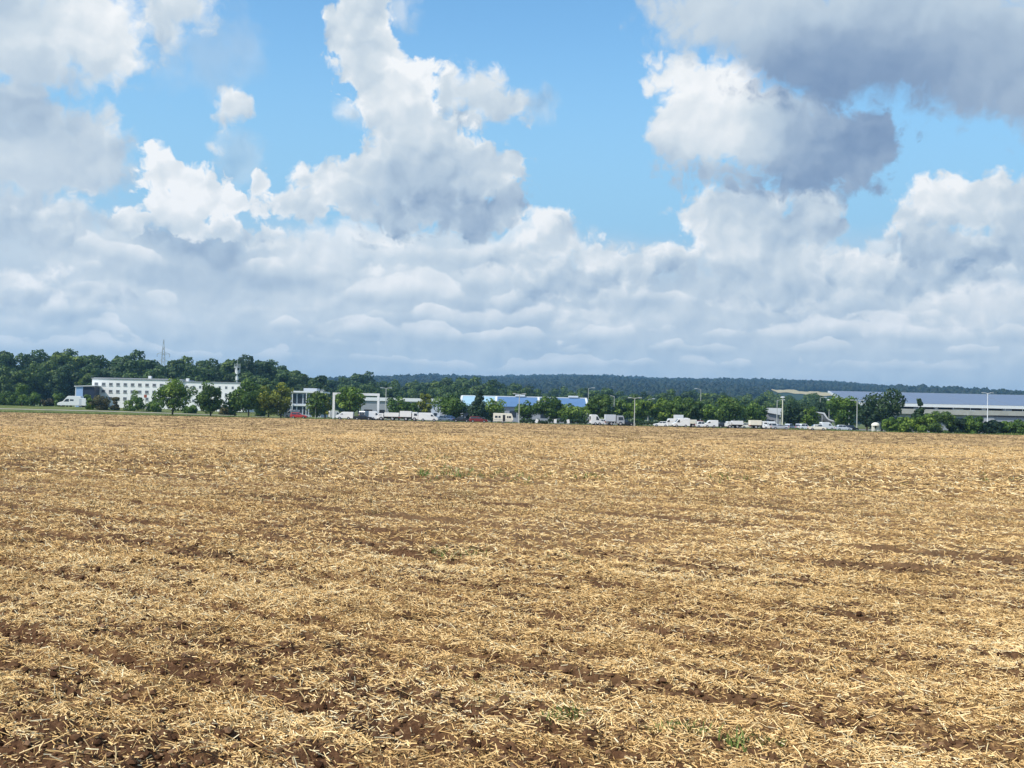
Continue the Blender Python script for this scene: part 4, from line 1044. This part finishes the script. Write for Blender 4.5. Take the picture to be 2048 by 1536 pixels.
for i in range(nb):
    x0, x1 = 0.5 + i * L / nb, 0.5 + (i + 1) * L / nb - 0.22
    y0, y1 = 0.6, 25.6
    tr = link(bpy.data.objects.new('solar_panel', bpy.data.meshes.new('solar_panel')), t)
    h0 = 0.06
    tr.data.from_pydata([(0, 0, 0), (x1 - x0, 0, 0), (x1 - x0, y1 - y0, 0), (0, y1 - y0, 0), (0, 0, h0), (x1 - x0, 0, h0), (x1 - x0, y1 - y0, h0), (0, y1 - y0, h0)], [], [[3, 2, 1, 0], [4, 5, 6, 7], [0, 1, 5, 4], [1, 2, 6, 5], [2, 3, 7, 6], [3, 0, 4, 7]])
    tr.data.materials.append(M_SOLAR); tr.location = (x0, y0, roofz(y0) - 0.04); tr.rotation_euler = (math.atan(sl), 0, 0)
zp1, zp0 = zat(1900, 819.5, Yh), zat(1900, 829.5, Yh)
MB().box(14, L, -2.0, 20, zp0, zp1).build('lower_roof', M_CONC, t)
MB().box(15, L, 0, 19, -0.5, zp0).build('wall', M_GREY, t)
for i in range(17):
    x = 1.0 + i * (L - 2) / 16
    MB().tube((x, 0.6, -0.4 if x < 13 else zp1), (x, 0.6, he - 0.7), 0.16).build('column', M_WHITE, t)
for i in range(16):
    x = 18 + i * 5.4; pane_box(t, x, x + 2.6, zp0 - 3.2, zp0 - 1.2, 0.0)
for i in range(4): MB().box(20.6 + i * 21.6, 22.6 + i * 21.6, -0.07, 0.05, -0.3, zp0 - 1.2).build('door', M_DARK, t)
MB().box(14.5, L, 6, 18, zp1, he - 0.9).build('shaded_rear_wall', M_DARK, t)  # wall coloured dark to stand in for the shade inside the open gap
for i, (x, w, hh, m) in enumerate(((19, 1.4, 1.0, M_WHITE), (26, 3, 0.6, M_GREYW), (34, 1.2, 1.2, M_WHITE), (41, 4, 0.5, M_CREAM), (52, 1.6, 1.2, M_WHITE), (60, 3.5, 0.7, M_GREYW))):
    MB().box(x, x + w, 1.2, 2.4, zp1, zp1 + hh, 0.1, 0.1).build('roof_unit', m, t)
# grey house row in front of it at the right edge
t, p = site(1988, 330, 'grey_house', 'low grey house with white windows above the right hedge', 'house')
w = xat(2090, 330) - p.x; h = zat(2020, 832, 330) - p.z
MB().box(0, w, 0, 8, -0.5, h - 0.3).build('wall', M_GREY, t)
MB().prism([(-0.4, h - 0.3), (w + 0.4, h - 0.3), (w + 0.4, h + 0.1), (-0.4, h + 0.1)], -0.5, 8.5).build('roof', M_DARK, t)
for x in (1.2, 4.6, 8.2, 11.6): pane_box(t, x, x + 1.5, 0.9, 2.2, 0.0, sill=True)
MB().box(6.4, 7.4, -0.06, 0.05, -0.1, 2.1).build('door', M_WHITE, t)

# ------------------------------------------------------------------ masts, posts, frame
# white portal frame
Yg = 274
t, p = site(667, Yg, 'portal_frame', 'tall white steel portal frame around the dark tree', 'frame', 0.0)
w = xat(756, Yg) - p.x; h = zat(710, 786, Yg) - p.z
for x in (0, w): MB().box(x - 0.28, x + 0.28, -0.2, 0.2, -0.3, h - 0.62).build('post', M_WHITE, t); MB().box(x - 0.5, x + 0.5, -0.45, 0.45, -0.3, 0.12).build('footing', M_CONC, t)
MB().box(-0.3, w + 0.3, -0.22, 0.22, h - 0.62, h).build('beam', M_WHITE, t)
# telecom mast
Ym = 400
t, p = site(472, Ym, 'telecom_mast', 'white banded telecom mast with antennas rising before the wood', 'mast')
h = zat(472, 719, Ym) - p.z
m = MB(); m.tube((0, 0, -0.3), (0, 0, h * 0.72), 0.28, 0.22, 10); m.build('pole', M_STEEL, t)
for i in range(4): MB().tube((0, 0, h * (0.36 + 0.12 * i)), (0, 0, h * (0.36 + 0.12 * i) + h * 0.07), 0.52, 0.52, 10).build('white_band', M_WHITE, t)
m = MB(); m.tube((0, 0, h * 0.84), (0, 0, h * 0.86), 1.1, 1.1, 12)
for i in range(8):
    a = i * 0.785; m.tube((math.cos(a), math.sin(a), h * 0.86), (math.cos(a), math.sin(a), h * 0.92), 0.05)
m.build('platform', M_STEEL, t)
for i in range(3):
    a = i * 2.09 + 0.5; MB().box(math.cos(a) * 0.9 - 0.16, math.cos(a) * 0.9 + 0.16, math.sin(a) * 0.9 - 0.12, math.sin(a) * 0.9 + 0.12, h * 0.74, h * 0.84).build('antenna', M_WHITE, t)
MB().tube((0, 0, h * 0.72), (0, 0, h), 0.14, 0.06).build('top_pole', M_STEEL, t)
# electricity pylon far behind
Yp = 800
t, p = site(323, Yp, 'electricity_pylon', 'lattice electricity pylon rising behind the wood', 'pylon', 0.15)
h = zat(323, 679, Yp) - p.z
m = MB()
def wid(z): return np.interp(z / h, [0, 0.55, 0.8, 1], [4.2, 1.5, 0.9, 0.15])
lv = [h * k for k in (0, 0.15, 0.28, 0.39, 0.48, 0.56, 0.63, 0.70, 0.76, 0.82, 0.90, 1.0)]
for a, b in zip(lv[:-1], lv[1:]):
    wa, wb = wid(a), wid(b)
    c0 = [(-wa, -wa), (wa, -wa), (wa, wa), (-wa, wa)]; c1 = [(-wb, -wb), (wb, -wb), (wb, wb), (-wb, wb)]
    for i in range(4):
        j = (i + 1) % 4
        m.tube((*c0[i], a), (*c1[i], b), 0.17, n=4); m.tube((*c0[i], a), (*c1[j], b), 0.09, n=4); m.tube((*c0[j], a), (*c1[i], b), 0.09, n=4)
m.build('tower', M_STEEL, t)
for z, s in ((h * 0.79, 4.6), (h * 0.69, 3.2)):
    c = MB()
    for sg in (-1, 1):
        for y in (-0.7, 0.7): c.tube((0, y, z), (sg * s, 0, z + 0.1), 0.16, n=4); c.tube((0, y, z + 1.7), (sg * s, 0, z + 0.1), 0.13, n=4)
    c = c.build('crossarm', M_STEEL, t)
    for sg in (-1, 1): MB().tube((sg * s * 0.95, 0, z), (sg * s * 0.95, 0, z - 2.2), 0.16, n=6).build('insulator', M_GREY, c)
# lamp posts
def lamp(px, top, base, label, style='single', Y=None, rz=0.0, mat=None, r=0.10):
    Y = Y or depth(px, base)
    t = thing('lamp_post', label, 'lamp post', on_ground(px, Y), rz)
    h = zat(px, top, Y) - t.location.z; mat = mat or M_POLE
    MB().tube((0, 0, -0.2), (0, 0, h), r * 1.25, r * 0.75).build('pole', mat, t)
    if style == 'single':
        a = MB().tube((0, 0, h), (1.3, 0, h + 0.25), r * 0.6, r * 0.5).build('arm', mat, t)
        hd = MB().box(1.1, 2.0, -0.16, 0.16, h + 0.16, h + 0.34, 0.08, 0.05).build('lamp_head', M_STEEL, t); MB().box(1.2, 1.9, -0.12, 0.12, h + 0.12, h + 0.155).build('lens', M_LAMP, hd)
    elif style == 'double':
        for s in (-1, 1):
            MB().tube((0, 0, h), (s * 0.9, 0, h + 0.2), r * 0.6, r * 0.5).build('arm', mat, t)
            hd = MB().box(min(s * 0.8, s * 1.6), max(s * 0.8, s * 1.6), -0.16, 0.16, h + 0.12, h + 0.3).build('lamp_head', M_STEEL, t); MB().box(min(s * 0.9, s * 1.5), max(s * 0.9, s * 1.5), -0.12, 0.12, h + 0.08, h + 0.115).build('lens', M_LAMP, hd)
    elif style == 'mush':
        hd = MB().tube((0, 0, h), (0, 0, h + 0.25), 0.2, 0.35, 10).build('lens', M_LAMP, t); MB().dome((0, 0, h + 0.255), 0.62, 0.62, 0.22).build('lamp_head', M_WHITE, t)
    return t
lamp(631, 782, 833, 'pale lamp post crossing the light green tree', 'single', 276, 0.3)
lamp(771, 777, 824, 'pale lamp post right of the white portal frame', 'double', 300, r=0.13)
lamp(1038, 789, 849, 'tall pale lamp post right of the caravan', 'double', 262, r=0.11)
lamp(1176, 777, 815, 'distant lamp post above the end of the blue roof', 'single', 330, 0.2)
lamp(1228, 793, 830, 'lamp post with a single head above the grey truck', 'single', 310, 2.6)
lamp(1269, 797, 851, 'lamp post standing at the field edge right of the grey truck', 'double', 258, r=0.11)
lamp(1296, 799, 832, 'distant thin lamp post among light green trees', 'single', 320)
lamp(1401, 779, 830, 'tallest lamp post with one long arm above the red truck', 'single', 330, 3.3)
lamp(1469, 802, 840, 'thin lamp post crossing the broad bright green tree', 'single', 296, 2.9)
lamp(1554, 801, 850, 'left and thinner of two lamp posts beside the white shed', 'single', 272, 0.1)
lamp(1565, 797, 852, 'right and thicker of two lamp posts beside the white shed', 'mush', 268, r=0.15, mat=paint('cream_pole', (0.62, 0.58, 0.44), 0.5, 0.4))
lamp(1640, 796, 822, 'distant short lamp post above the white sloping roofs', 'single', 330)
lamp(1658, 802, 826, 'lamp post with a round white head above the sloping roofs', 'mush', 320)
lamp(1714, 802, 858, 'leaning pale lamp post right of the big dark tree', 'double', 256, r=0.11)
lamp(1936, 823, 845, 'short pale lamp post in front of the lower roof of the solar hall', 'single', 310)
lamp(1975, 787, 846, 'tall thin white lamp post in front of the solar hall', 'double', 300, r=0.12, mat=M_WHITE)
# flagpole-like post with a red sign
t, p = site(290, 318, 'sign_post', 'white post carrying a small red sign before the white building', 'sign')
h = zat(290, 790, 318) - p.z
MB().tube((0, 0, -0.2), (0, 0, h), 0.13, 0.11).build('post', M_CREAM, t); MB().box(-0.42, 0.42, -0.19, -0.13, h - 0.75, h + 0.1).build('sign_board', M_SIGN, t)
# domed white shelter beside the hedge
t, p = site(1745.5, 247, 'domed_shelter', 'small white domed shelter on two thick legs beside the hedge', 'shelter')
for x in (0.25, 1.35): MB().box(x - 0.26, x + 0.26, 0.1, 0.7, -0.2, 1.35).build('leg', M_CREAM, t)
MB().dome((0.8, 0.4, 1.35), 1.0, 0.85, 0.75).build('dome', M_CREAM, t)
# small white marker boards at the clipped hedge
for px, ln, lab in ((1071, 0.4, 'white slanting board left of three at the dark clipped hedge'), (1110, 0.1, 'white upright board in the middle of three at the dark clipped hedge'), (1138, -0.2, 'small white board right of three at the dark clipped hedge')):
    t, p = site(px, 258, 'marker_board', lab, 'sign'); t.rotation_euler = (0, ln, 0)
    MB().box(-0.06, 0.06, -0.05, 0.05, -0.2, 1.3).build('post', M_CONC, t); MB().box(-0.32, 0.32, -0.09, -0.055, 0.35, 1.25).build('board', M_WHITE, t)
# clipped hedges
def hedge(px0, px1, Y, top, label):
    p = on_ground((px0 + px1) / 2, Y); w = (px1 - px0) / 2 * Y / FPX; h = zat((px0 + px1) / 2, top, Y) - p.z
    k = int(w * 2.2); cl = [(x, rnd.uniform(-0.3, 0.3), h * rnd.uniform(0.25, 0.72), h * 0.36) for x in np.linspace(-w, w, max(k, 8))] * 2
    t = thing('hedge', label, 'hedge', p)
    link(bpy.data.objects.new('foliage', crown_mesh('hedge', cl, int(w * 260), 0.2, F_DARK)), t)
    m = MB()
    for x in np.linspace(-w, w, 9): m.tube((x, 0, -0.1), (x + 0.2, 0, h * 0.5), 0.05, 0.02, 5)
    m.build('stem', M_BARK, t)
hedge(1044, 1180, 266, 836, 'long dark clipped hedge at the field edge right of the caravan')
hedge(916, 984, 290, 830, 'dark clipped hedge behind the dark red car')
hedge(1240, 1312, 266, 838, 'dark hedge between the grey truck and the white hatchback')
hedge(560, 580, 292, 818, 'dark hedge left of the red car')
# ------------------------------------------------------------------ vehicles (built facing +x, standing on z = 0)
def wheel(parent, x, y, r, w=0.22):
    tr = MB().tube((x, y - w / 2, r), (x, y + w / 2, r), r, r, 18).build('wheel', M_TYRE, parent)
    s = -1 if y < 0 else 1
    MB().tube((x, y + s * (w / 2 - 0.02), r), (x, y + s * (w / 2 + 0.015), r), r * 0.6, r * 0.5, 12).build('rim', M_RIM, tr)
def lights(t, xf, xr, y, zf, zr):
    for s in (-1, 1):
        MB().box(xf - 0.10, xf + 0.02, s * y - 0.17, s * y + 0.17, zf - 0.09, zf + 0.09).build('headlight', M_LAMP, t)
        MB().box(xr - 0.02, xr + 0.08, s * y - 0.14, s * y + 0.14, zr - 0.13, zr + 0.13).build('tail_light', M_TAIL, t)
def side_glass(t, poly, y, name='side_window'):
    for s in (-1, 1):
        a, b = sorted((s * y, s * (y + 0.012)))
        MB().prism(poly, a, b).build(name, M_GLASS, t)
def slant_glass(t, x0, z0, x1, z1, hw0, hw1, name):
    """a pane across the vehicle between two heights"""
    d = Vector((z1 - z0, 0, -(x1 - x0))).normalized() * 0.015
    if (name == 'windscreen') != (d.x > 0): d = -d
    q = [(x0, -hw0, z0), (x0, hw0, z0), (x1, hw1, z1), (x1, -hw1, z1)]
    MB().add([(a + d.x * s, b, c + d.z * s) for s in (0.2, 1.4) for a, b, c in q], [[3, 2, 1, 0], [4, 5, 6, 7], [0, 1, 5, 4], [1, 2, 6, 5], [2, 3, 7, 6], [3, 0, 4, 7]]).build(name, M_GLASS, t)
def car(label, loc, rz, paintm, kind='hatch', L=4.2, H=1.48):
    t = thing('parked_car', label, 'car', loc, rz)
    h = L / 2; zb = 0.88
    lower = [(-h, 0.30), (-h + 0.15, 0.22), (h - 0.2, 0.22), (h, 0.34), (h - 0.03, 0.66), (h - 0.35, 0.78), (h * 0.42, zb), (-h * 0.80, zb + 0.04), (-h + 0.02, zb - 0.05)]
    MB().prism(lower, -0.86, 0.86, lambda z: 0.06 if z < 0.3 else (0.05 if z > 0.8 else 0.0)).build('body', paintm, t, 0.05)
    rear = {'hatch': -h * 0.93, 'sedan': -h * 0.52, 'estate': -h * 0.97}[kind]; rt = {'hatch': -h * 0.66, 'sedan': -h * 0.28, 'estate': -h * 0.84}[kind]
    cab = [(rear, zb + 0.02), (h * 0.42, zb - 0.02), (h * 0.10, H - 0.06), (0.0, H), (rt + 0.1, H), (rt, H - 0.05)]
    ins = lambda z: 0.05 + (z - zb) * 0.28
    MB().prism(cab, -0.84, 0.84, ins).build('cabin', paintm, t, 0.03)
    zt = H - 0.10; yt = 0.84 - ins((zb + zt) / 2) + 0.0
    for poly in ([(h * 0.30, zb + 0.07), (h * 0.09, zt), (-h * 0.14, zt), (-h * 0.16, zb + 0.07)], [(-h * 0.21, zb + 0.07), (-h * 0.19, zt), (rt + 0.12, zt), (rear + 0.28, zb + 0.09)]):
        for s in (-1, 1):
            vs = [(x, s * (0.84 - ins(z) + 0.004), z) for x, z in poly] + [(x, s * (0.84 - ins(z) + 0.016), z) for x, z in poly]
            MB().add(vs, [[3, 2, 1, 0], [4, 5, 6, 7], [0, 1, 5, 4], [1, 2, 6, 5], [2, 3, 7, 6], [3, 0, 4, 7]]).build('side_window', M_GLASS, t)
    slant_glass(t, h * 0.40, zb + 0.05, h * 0.12, H - 0.10, 0.74, 0.60, 'windscreen')
    slant_glass(t, rear + 0.03, zb + 0.10, rt + 0.01, H - 0.12, 0.74, 0.60, 'rear_window')
    for x in (h * 0.62, -h * 0.60):
        for s in (-1, 1): wheel(t, x, s * 0.80, 0.31)
    lights(t, h - 0.02, -h, 0.62, 0.62, 0.74)
    MB().box(-h - 0.04, -h + 0.1, -0.8, 0.8, 0.30, 0.50).box(h - 0.12, h + 0.03, -0.8, 0.8, 0.26, 0.44).build('bumper', M_DARK, t)
    return t
def van(label, loc, rz, paintm, L=5.4, H=2.4, W=1.9):
    t = thing('panel_van', label, 'van', loc, rz); h = L / 2
    body = [(-h, 0.35), (h - 0.1, 0.32), (h, 0.55), (h - 0.05, 0.95), (h - 0.75, 1.22), (h - 1.45, H - 0.10), (h - 1.8, H), (-h + 0.1, H), (-h, H - 0.12)]
    MB().prism(body, -W / 2, W / 2, lambda z: 0.0 if z < 1.3 else (z - 1.3) * 0.07).build('body', paintm, t, 0.06)
    slant_glass(t, h - 0.80, 1.26, h - 1.40, H - 0.20, W / 2 - 0.12, W / 2 - 0.2, 'windscreen')
    side_glass(t, [(h - 1.75, 1.25), (h - 0.98, 1.25), (h - 1.45, H - 0.42), (h - 1.75, H - 0.42)], W / 2 - 0.005)
    MB().box(-h - 0.02, -h + 0.02, -0.7, -0.05, 1.3, H - 0.4).build('rear_window', M_GLASS, t); MB().box(-h - 0.02, -h + 0.02, 0.05, 0.7, 1.3, H - 0.4).build('rear_window', M_GLASS, t)
    for x in (h - 0.95, -h + 1.1):
        for s in (-1, 1): wheel(t, x, s * (W / 2 - 0.10), 0.35)
    lights(t, h, -h, W / 2 - 0.25, 0.78, 1.1)
    MB().box(-h - 0.05, -h + 0.1, -W / 2 + 0.05, W / 2 - 0.05, 0.34, 0.55).box(h - 0.1, h + 0.05, -W / 2 + 0.05, W / 2 - 0.05, 0.28, 0.52).build('bumper', M_DARK, t)
    return t
def truck(label, loc, rz, cabm, boxm, L=7.5, H=3.1, W=2.4, cab=1.9, gap=0.2, name='box_truck'):
    t = thing(name, label, 'truck', loc, rz); h = L / 2; ch = min(H - 0.2, 2.5)
    MB().prism([(h - cab, 0.5), (h, 0.45), (h, 1.2), (h - 0.25, ch - 0.15), (h - 0.45, ch), (h - cab, ch)], -W / 2 + 0.05, W / 2 - 0.05).build('cab', cabm, t, 0.07)
    MB().box(-h, h - cab - gap, -W / 2, W / 2, 0.95, H).build('cargo_box', boxm, t, 0.04)
    MB().box(-h + 0.1, h - 0.3, -0.45, 0.45, 0.55, 0.94).build('chassis', M_DARK, t)
    slant_glass(t, h - 0.02, 1.32, h - 0.24, ch - 0.22, W / 2 - 0.2, W / 2 - 0.24, 'windscreen')
    side_glass(t, [(h - cab + 0.45, 1.3), (h - 0.25, 1.3), (h - 0.42, ch - 0.35), (h - cab + 0.45, ch - 0.35)], W / 2 - 0.045)
    for x in (h - 0.95, -h + 1.5):
        for s in (-1, 1): wheel(t, x, s * (W / 2 - 0.18), 0.46, 0.28)
    lights(t, h, -h, W / 2 - 0.35, 0.75, 0.85)
    MB().box(-h + 2.4, h - cab - 0.6, -W / 2 + 0.02, -W / 2 + 0.08, 0.45, 0.85).build('side_guard', M_GREY, t)
    return t
def veh(f, px, base, rz, label, *a, Y=None, dx=0.0, **k):
    Y = Y or min(max(depth(px, base), 242), 300)
    t = f(label, on_ground(px, Y, 0.015), rz, *a, **k)
    if px > 1300: t.scale = (0.9, 0.9, 0.9)
    return t
PI = math.pi
# motorhome on the left bank
p = on_ground(145, 326, 0.0)
t = thing('motorhome', 'white motorhome with a long sloping nose parked on the left bank', 'motorhome', p, PI + 0.03)
h = 4.2
MB().prism([(-h, 0.4), (h - 0.1, 0.35), (h, 0.7), (h - 0.2, 1.1), (h - 1.6, 1.55), (h - 2.9, 3.0), (h - 3.3, 3.2), (-h + 1.6, 3.2), (-h + 1.4, 2.6), (-h, 2.5)], -1.15, 1.15).build('body', M_WHITE, t, 0.08)
slant_glass(t, h - 1.62, 1.62, h - 2.5, 2.55, 0.95, 0.95, 'windscreen')
side_glass(t, [(h - 3.4, 1.5), (h - 1.9, 1.5), (h - 2.6, 2.3), (h - 3.4, 2.3)], 1.15)
side_glass(t, [(-0.6, 1.7), (0.5, 1.7), (0.5, 2.2), (-0.6, 2.2)], 1.15)
for x in (h - 1.2, -h + 1.7):
    for s in (-1, 1): wheel(t, x, s * 1.0, 0.38)
lights(t, h, -h, 0.85, 0.8, 1.0)
MB().box(-2.9, -2.2, -1.17, -1.152, 0.6, 2.4).box(-2.9, -2.2, 1.152, 1.17, 0.6, 2.4).build('door', M_GREYW, t)
# caravan
p = on_ground(1007, 268, 0.0)
t = thing('caravan', 'cream white caravan with four dark windows and a dark door', 'caravan', p, 0.0)
h = 2.45
MB().prism([(-h, 0.42), (h - 0.35, 0.42), (h, 0.95), (h - 0.05, 1.25), (h - 0.42, 2.25), (h - 0.6, 2.38), (-h + 0.1, 2.42), (-h, 2.3)], -1.05, 1.05).build('body', M_CREAM, t, 0.06)
for x, w in ((-2.05, 0.62), (-1.2, 0.5), (0.85, 0.34), (1.30, 0.55)):
    for s in (-1, 1): MB().box(x, x + w, min(s * 1.052, s * 1.075), max(s * 1.052, s * 1.075), 1.25, 1.75).build('window', M_GLASS, t)
MB().box(-0.15, 0.42, -1.085, -1.052, 0.5, 2.0).build('door', M_DARK, t)
for s in (-1, 1): wheel(t, -0.25, s * 0.92, 0.30)
MB().tube((h - 0.3, -0.5, 0.4), (h + 1.1, 0, 0.42), 0.05).tube((h - 0.3, 0.5, 0.4), (h + 1.1, 0, 0.42), 0.05).build('drawbar', M_STEEL, t)
MB().box(-h + 0.1, h - 0.4, -1.07, -1.052, 0.75, 0.85).build('stripe', M_GREY, t)
MB().box(-h - 0.02, -h + 0.03, -0.8, -0.5, 0.6, 0.85).box(-h - 0.02, -h + 0.03, 0.5, 0.8, 0.6, 0.85).build('tail_light', M_TAIL, t)

veh(van, 583, 831, PI + 0.1, 'white van partly behind the red car near the grey office', M_WHITE, L=4.0, H=2.1, Y=284)
veh(car, 598, 832, 0.0, 'bright red car parked in front of the grey office', M_RED, 'estate', Y=276)
veh(van, 672, 835, 0.3, 'small white van at the foot of the left portal post', M_WHITE, L=3.6, H=2.1, Y=284)
veh(van, 690, 837, PI, 'white van below the dark tree in the portal frame', M_WHITE, L=4.2, H=1.9, Y=268)
veh(car, 726, 838, 0.05, 'low black car right of the tree in the portal frame', M_BLACK, 'sedan', L=4.6, H=1.30, Y=268)
veh(van, 733, 836, 1.2, 'silver van behind the low black car', M_SILVER, L=4.8, H=2.2, Y=280)
veh(van, 752, 838, 0.05, 'white van touching the right post of the portal frame', M_WHITE, L=3.4, H=2.2, Y=270)
veh(truck, 777, 838, PI, 'long white box truck, leftmost of three in a row', M_WHITE, M_WHITE, L=5.2, H=1.95, cab=1.5, Y=269)
veh(truck, 819, 839, 0.0, 'white box truck on a dark chassis, middle of three in a row', M_WHITE, M_WHITE, L=4.5, H=2.4, cab=1.5, Y=268)
veh(van, 857, 841, 0.02, 'white sloping nosed van, rightmost of the three white vehicles', M_WHITE, L=4.7, H=2.1, Y=264)
veh(car, 886, 840, 0.6, 'silver car in front of the pale gabled shed', M_SILVER, 'hatch', Y=278)
veh(car, 903, 840, 0.2, 'blue grey car right of the silver one by the gabled shed', M_BLUE, 'estate', Y=280)
veh(car, 923, 844, 0.0, 'black car left of the dark red one', M_BLACK, 'sedan', H=1.35, Y=264)
veh(car, 957, 845, 0.03, 'dark red car left of the caravan', M_MAROON, 'estate', L=4.4, Y=262)
veh(van, 1193, 850, 0.15, 'white van at the right end of the dark clipped hedge', M_WHITE, L=3.0, H=2.5, Y=258)
veh(car, 1208, 851, 0.2, 'small white car between the white van and the grey truck', M_WHITE, 'hatch', L=3.4, Y=262)
veh(truck, 1229, 848, 0.02, 'pale grey box truck at the field edge', M_SILVER, M_GREYW, L=4.6, H=2.6, Y=262)
veh(car, 1252, 850, 0.1, 'dark car right of the pale grey truck', M_BLACK, 'hatch', L=3.8, Y=265)
veh(car, 1322, 853, PI - 0.05, 'white hatchback at the left end of the crowded car park', M_WHITE, 'hatch', L=3.7, H=1.38, Y=252)
veh(van, 1342, 852, PI, 'white van behind the white hatchback', M_WHITE, L=4.4, H=2.2, Y=262)
veh(van, 1362, 853, PI + 0.05, 'bigger white van with dark windows before the raised white box', M_WHITE, L=4.4, H=2.3, Y=252)
veh(truck, 1363, 850, 0.0, 'tall white box truck rising behind the white vans', M_WHITE, M_WHITE, L=4.2, H=3.3, cab=1.5, Y=282)
veh(truck, 1390, 852, 0.1, 'dark red pickup sized truck with a pale box', M_MAROON, M_CREAM, L=4.6, H=2.0, Y=258)
veh(car, 1405, 852, 0.05, 'small white car right of the dark red truck', M_WHITE, 'hatch', L=3.6, H=1.6, Y=256)
veh(van, 1421, 852, PI, 'white van with a dark side window right of the small white car', M_WHITE, L=3.8, H=2.0, Y=256)
veh(car, 1438, 851, 0.2, 'grey car in the shade under the trees', M_GREY, 'hatch', Y=268)
veh(car, 1449, 852, 0.0, 'black car left of the plain white box truck', M_BLACK, 'hatch', L=3.8, Y=266)
veh(truck, 1468, 853, PI, 'plain white box truck below the broad bright tree', M_WHITE, M_WHITE, L=4.4, H=1.95, cab=1.4, Y=256)
veh(car, 1495, 853, 0.1, 'beige car right of the plain white box truck', M_CREAM, 'hatch', L=3.8, Y=264)
veh(truck, 1517, 855, 0.0, 'white truck with an open dark bay', M_WHITE, M_CREAM, L=4.6, H=2.2, cab=1.5, Y=252)
veh(car, 1540, 856, PI, 'white car in front of the white shed', M_WHITE, 'estate', L=3.8, H=1.6, Y=251)
veh(van, 1536, 853, PI, 'white van between the white shed and the white car', M_WHITE, L=3.6, H=2.0, Y=262)
veh(car, 1560, 857, 0.0, 'pale silver car at the foot of the two lamp posts', M_SILVER, 'sedan', L=4.4, H=1.3, Y=249)
veh(car, 1580, 856, 0.9, 'grey car right of the thicker lamp post', M_GREYW, 'hatch', Y=256)
veh(car, 1597, 857, 1.3, 'silver car seen from behind, right of the grey car', M_SILVER, 'hatch', H=1.6, Y=254)
veh(car, 1611, 858, 0.1, 'white hatchback below the low green tree', M_WHITE, 'hatch', L=3.6, H=1.55, Y=252)
veh(car, 1630, 858, PI, 'white estate car under the white sloping roofs', M_WHITE, 'estate', L=4.2, Y=254)
veh(car, 1634, 860, 0.0, 'low cream car in the front row under the sloping roofs', M_CREAM, 'sedan', L=4.4, H=1.2, Y=247)
veh(van, 1655, 858, 0.1, 'white van at the right end of the sloping roofs', M_WHITE, L=3.6, H=2.1, Y=255)
veh(car, 1687, 860, 0.0, 'grey car under the big dark tree', M_GREYW, 'hatch', L=4.0, Y=250)
veh(car, 1702, 860, 0.6, 'black car left of the leaning lamp post', M_BLACK, 'hatch', Y=252)
SC.cycles.max_bounces = 4; SC.cycles.diffuse_bounces = 2; SC.cycles.glossy_bounces = 2; SC.cycles.volume_bounces = 0
SC.cycles.use_denoising = True
SC.cycles.denoiser = 'OPENIMAGEDENOISE'
